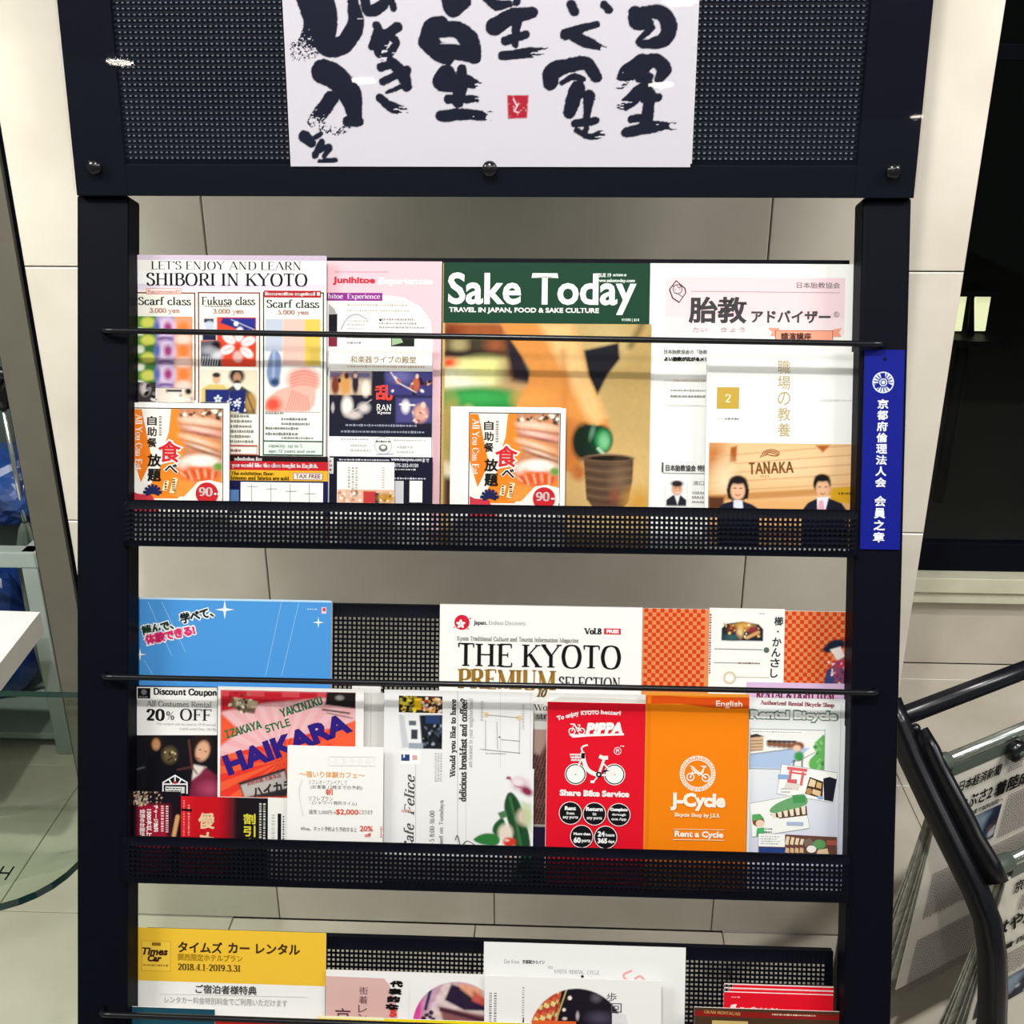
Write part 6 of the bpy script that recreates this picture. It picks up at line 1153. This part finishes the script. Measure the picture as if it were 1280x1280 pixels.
def newspaper(px, label, h, texts, lo, photo, th=.016, knob=None, tilt=.05, w=.40):
    p0 = sp(*px)+rd*.022; zt = p0[2]
    r = props(empty('hanging_newspaper', (float(p0[0]), float(p0[1]), float(p0[2]))), label, 'newspaper', 'newspapers hanging in the stand')
    O_ = np.array(r.location)
    # rod: aluminium tube with plastic end caps and two clamp strips
    tube('clamp_rod', [rd*.004, rd*(L-.06)], .0085, M['chrome'], r, 14)
    tube('end_cap', [-rd*.012, -rd*.008, rd*.018, rd*.020], [.009, .0115, .0112, .0095], M['cap'], r, 14)
    tube('end_cap', [rd*(L-.07), rd*(L-.045)], [.0112, .0112], M['cap'], r, 14)
    Yd = np.array([0, 0, -1.0])*math.cos(tilt)+sd*0; Yd = np.array([sd[0]*math.sin(tilt)*-1, sd[1]*math.sin(tilt)*-1, -math.cos(tilt)]); Nn = np.cross(rd, -Yd); Nn = Nn/np.linalg.norm(Nn)
    if Nn@sd < 0: Nn = -Nn
    bar2 = []
    # clamp strip below the rod
    v, f = [], []
    for a in (rd*.02, rd*(L-.08)):
        for q in (Yd*.004+Nn*.008, Yd*.022+Nn*.008, Yd*.022-Nn*.008, Yd*.004-Nn*.008): v.append(a+q)
    mesh('clamp_strip', v, [(0, 1, 2, 3), (7, 6, 5, 4), (0, 4, 5, 1), (1, 5, 6, 2), (2, 6, 7, 3), (3, 7, 4, 0)], M['cap'], r)
    # the folded paper: sheets fan out slightly towards the bottom
    ns = 6; x0_ = .012
    for i in range(ns):
        V = []; Fs = []; nd = 10; wid = w-.004*abs(i-2); offx = x0_+.003*(i % 3)
        for j in range(nd+1):
            t = j/nd; y = .02+(h-.02-.006*(i % 2))*t; nn = (.0075-(i)*.0028)-(.004*i)*t*t*1.6+.002*math.sin(3*t+i)*t
            for xx in (offx-.012*t*(i*.35), offx+wid):
                V += [Yd*y+rd*xx+Nn*nn, Yd*y+rd*xx+Nn*(nn-.0017)]
            if j:
                a = 4*(j-1); b = 4*j; Fs += [(a, b, b+2, a+2), (a+1, a+3, b+3, b+1), (a, a+1, b+1, b), (a+2, b+2, b+3, a+3)]
        Fs += [(0, 2, 3, 1), (4*nd, 4*nd+1, 4*nd+3, 4*nd+2)]
        mesh('folded_sheet', V, Fs, M['news'] if i == 0 else M['newsd'], r)
    headline(r, O_+Nn*.0095, rd, Yd, Nn, texts, lo, photo)
    if knob is not None:
        kc = rd*knob+Yd*.012+Nn*.014; tube('clamp_knob', [kc-Nn*.004, kc, kc+Nn*.009, kc+Nn*.012], [.011, .0155, .0145, .009], M['screw'], r, 20); tube('knob_disc', [kc+Nn*.012, kc+Nn*.0128], .005, M['cap'], r, 12)
newspaper((1156, 962), 'newspaper with moon probe headline hanging on the upper aluminium rod', float(sp(1156,962)[2]-sp(1122,1272)[2]),
    [('日本経済新聞', .040, .034, .118, .052, .0004), ('はやぶさ2', .03, .066, .112, .088, .0006), ('着陸成功', .118, .066, .21, .09, .0009), ('小惑星で試料採取へ', .066, .096, .14, .104, .0002)],
    [(.15, .098, .30, .17, 0), (.03, .3, .3, .40, 1), (.03, .182, .3, .26, 1), (.135, .032, .16, .055, 0)], [(.06, .108, .14, .165, 3), (.31, .03, .36, .08, 4)], knob=.128)
newspaper((1232, 1090), 'newspaper with vertical mast and large headline on the lower aluminium rod', .40,
    [('京都新聞', .030, .030, .10, .050, .0006), ('はやぶさ', .016, .092, .12, .118, .0012), ('着陸', .03, .14, .1, .15, .0004)],
    [(.02, .16, .14, .2, 1), (.05, .06, .12, .085, 1)], [(.02, .21, .14, .26, 6), (.14, .05, .2, .09, 4)])
# ================================================================ left of the stand
# umbrella stand with holes, bags and umbrellas in the recess
def G_(x, y, z): return ground(x, y, z)
zt = .46; a = G_(45, 690, zt); ux, uy = float(a[0]), float(a[1])
us = props(empty('umbrella_stand', (ux-.22, uy, 0)), 'grey steel umbrella stand with perforated side plate left of the pillar', 'umbrella stand')
def bb(nm_, x0, y0, z0, x1, y1, z1, m, r=.003): return bevbox(nm_, (x0, y0, z0), m, us, r) if False else bevbox(nm_, (x0, y0, z0, x1, y1, z1), m, us, r)
for (x, y) in ((-.22, -.01), (.19, -.01), (-.22, .32), (.19, .32)): bb('leg', x, y, 0, x+.032, y+.032, zt, M['greyp'])
for (x0, y0, x1, y1) in ((-.22, -.012, .222, .022), (-.22, .32, .222, .352), (-.22, -.01, -.19, .35), (.192, -.01, .224, .35)): bb('top_rail', x0, y0, zt-.03, x1, y1, zt+.004, M['greyp'])
bb('base_plate', -.2, 0, .03, .2, .34, .045, M['greyp'])
bm = bmesh.new(); nh = 9; 
# side plate with round holes, seen edge on
V = []; Fs = []; cw = .036
for j in range(12):
    for i in range(9):
        cy_, cz_ = .02+cw*(i+.5), .02+cw*(j+.5); k0 = len(V)
        sq = [(-1, -1), (0, -1), (1, -1), (1, 0), (1, 1), (0, 1), (-1, 1), (-1, 0)]
        for (p, q) in sq: V.append((.228, cy_+p*cw/2, cz_+q*cw/2))
        for (p, q) in sq:
            n_ = math.hypot(p, q); V.append((.228, cy_+p/n_*.010, cz_+q/n_*.010))
        for (p, q) in sq:
            n_ = math.hypot(p, q); V.append((.225, cy_+p/n_*.010, cz_+q/n_*.010))
        for e in range(8): Fs += [(k0+e, k0+(e+1) % 8, k0+8+(e+1) % 8, k0+8+e), (k0+8+e, k0+8+(e+1) % 8, k0+16+(e+1) % 8, k0+16+e)]
mesh('perforated_plate', V, Fs, mat('galvanised_plate', '#a4b0ab', .35, .5, noise=.15, nscale=30), us)
# blue umbrella bags bundled in the stand
def blob(name, label, cat, loc, dims, m, seed, group=None, tw=0):
    r = props(empty(name, loc), label, cat, group); bm = bmesh.new(); bmesh.ops.create_icosphere(bm, subdivisions=4, radius=1)
    rr = np.random.default_rng(seed); K = rr.normal(size=(7, 3))*3; ph = rr.random(7)*6
    for v in bm.verts:
        p = np.array(v.co); d_ = 1+sum(.05*abs(math.sin(K[i]@p+ph[i])) for i in range(7))-.15
        v.co = Vector((p[0]*d_*dims[0], p[1]*d_*dims[1], (p[2]*d_+1)*dims[2]))
    me = bpy.data.meshes.new('film'); bm.to_mesh(me); bm.free(); me.materials.append(m); link(bpy.data.objects.new('film', me), r); return r
c1 = G_(22, 640, .52); blob('blue_bag', 'crumpled dark blue plastic bag lying on the umbrella stand', 'bag', (float(c1[0])-.03, float(c1[1])+.12, .462), (.13, .12, .075), M['bluep'], 3)
c2 = G_(14, 735, .35); blob('blue_bag', 'bundle of clear blue plastic inside the umbrella stand, behind its front legs', 'bag', (ux-.22, uy+.17, .046), (.11, .09, .16), M['bluep'], 5)
def umbrella(x, y, ztop, zlow, label, hook, col):
    p = G_(x, y, ztop); r = props(empty('umbrella', (float(p[0]), float(p[1]), zlow)), label, 'umbrella'); h = ztop-zlow
    tube('shaft', [(0, 0, h*.55), (0, 0, h)], .005, M['chrome'], r, 10)
    V = []; Fs = []; k = 16
    for j, (z, rd_) in enumerate(((0, .008), (.05, .018), (h*.3, .028), (h*.55, .022), (h*.62, .012), (h*.64, .006))):
        for i in range(k): a_ = 2*math.pi*i/k; q = rd_*(1+.25*math.cos(8*a_+z*9)); V.append((q*math.cos(a_), q*math.sin(a_), z))
        if j:
            for i in range(k): Fs.append(((j-1)*k+i, (j-1)*k+(i+1) % k, j*k+(i+1) % k, j*k+i))
    mesh('folded_canopy', V, Fs, col, r)
    pts = [(0, 0, h-.02)]+[(hook*(1-math.cos(t)), 0, h+.04*math.sin(t)) for t in np.linspace(0, 2.9, 9)]
    tube('handle', pts, .011, M['rod'], r, 10)
umbrella(27, 492, .77, .048, 'slim black umbrella with curved handle nearest the window frame', -.035, M['rod'])
umbrella(2, 498, .75, .048, 'black umbrella with pale canopy beside it, at the left photo edge', .03, M['cap'])
# white side table in front of the stand
b0 = G_(50, 765, .38); wb = props(empty('side_table', (float(b0[0])-.3, float(b0[1]), 0)), 'white topped side table turned at an angle before the umbrella stand', 'table')
b1 = G_(0, 829, .38); dv = np.array([b1[0]-b0[0], b1[1]-b0[1]]); dv /= np.linalg.norm(dv); pv = np.array([-1.0, 0.03]); bo = np.array([.3, 0])
V = []
for z in (.335, .38):
    for q in (0*dv, dv*.30, dv*.30+pv*.40, pv*.40): V.append((q[0]+bo[0], q[1]+bo[1], z))
mesh('table_top', V, [(0, 1, 2, 3), (7, 6, 5, 4), (0, 4, 5, 1), (1, 5, 6, 2), (2, 6, 7, 3), (3, 7, 4, 0)], M['white'], wb)
tube('leg', [(-.06, -.02, .012), (-.06, -.02, .335)], .02, M['white'], wb); tube('foot', [(-.06, -.02, 0), (-.06, -.02, .006), (-.06, -.02, .012)], [.1, .1, .03], M['white'], wb, 20)
# low glass table with rounded corner
TZ = .45; e0 = G_(0, 1137, TZ); e1 = G_(42, 1137, TZ); e2 = G_(95, 1062, TZ)
cx_, cy_ = float(e1[0]), float(e1[1]); tb = props(empty('glass_table', (cx_-.35, cy_+.35, 0)), 'low table with green tinted glass top and rounded corner at left', 'table')
ox, oy = cx_-.35, cy_+.35; R_ = .10; pts = []
xr = float(e2[0])+.012; yf = cy_; yb = 1.415; xl = xr-.9
for (px_, py_, a0) in ((xr-R_, yf+R_, -90), (xr-R_, yb-R_, 0), (xl+R_, yb-R_, 90), (xl+R_, yf+R_, 180)):
    for k in range(9): a_ = math.radians(a0+11.25*k); pts.append((px_+R_*math.cos(a_)-ox, py_+R_*math.sin(a_)-oy))
k = len(pts)
mesh('glass_top', [(x, y, TZ-.008) for x, y in pts]+[(x, y, TZ) for x, y in pts], [tuple(range(k-1, -1, -1)), tuple(range(k, 2*k))], M['tglass'], tb)
mesh('glass_edge', [(x*1.0, y*1.0, TZ-.010) for x, y in pts]+[(x, y, TZ) for x, y in pts], [(i, (i+1) % k, k+(i+1) % k, k+i) for i in range(k)], M['tedge'], tb)
for (x, y) in ((xl+.12-ox, yf+.12-oy), (xl+.12-ox, yb-.12-oy)): tube('leg', [(x, y, 0), (x, y, TZ-.010)], .018, M['chrome'], tb, 14)
tube('leg', [(xr-.42-ox, yb-.12-oy, 0), (xr-.42-ox, yb-.12-oy, TZ-.010)], .018, M['chrome'], tb, 14)
# crumpled clear vinyl sleeve on the table with a black letter
vs_ = props(empty('vinyl_sleeve', (cx_-.1, cy_+.06, TZ+.001)), 'crumpled clear vinyl sleeve with a black letter H on the glass table', 'sleeve'); V = []; Fs = []
nx_, ny_ = 26, 14; r_ = np.random.default_rng(3); ph = r_.random(8)*6
for j in range(ny_+1):
    for i in range(nx_+1):
        x = -.16+.36*i/nx_; y = -.045+.15*j/ny_+(.10*max(0, i/nx_-.45)); z = .004+.010*abs(math.sin(9*x*6+ph[0]+j*.5))*abs(math.sin(y*50+ph[1]))+.014*max(0, math.sin((x-y)*22+ph[2]))*(i/nx_)
        V.append((x, y, z))
for j in range(ny_):
    for i in range(nx_): q = j*(nx_+1)+i; Fs.append((q, q+1, q+nx_+2, q+nx_+1))
mesh('film', V, Fs, M['vinyl'], vs_, True)
hp = G_(6, 1093, TZ+.02); hx, hy = float(hp[0])-(cx_-.1), float(hp[1])-(cy_+.06)
g_, f_ = glyphs('H'); g_ = g_-g_.mean(0)
mesh('letter', [(hx+p[0]*.025, hy+p[1]*.034, .021) for p in g_], f_, M['rod'], vs_)
tape = [(cx_-.24, cy_+.05), (cx_-.05, cy_+.13), (xr-.06, cy_+.22)]
V = []
for i, (x, y) in enumerate([(-.16, .00), (-.06, .05), (.02, .085), (.09, .13), (.13, .16), (.17, .24)]):
    V += [(x, y+.006, .022+.004*(i % 2)), (x, y-.006, .02)]
mesh('tape_strip', V, [(2*i, 2*i+1, 2*i+3, 2*i+2) for i in range(5)], M['vinyl'], vs_)
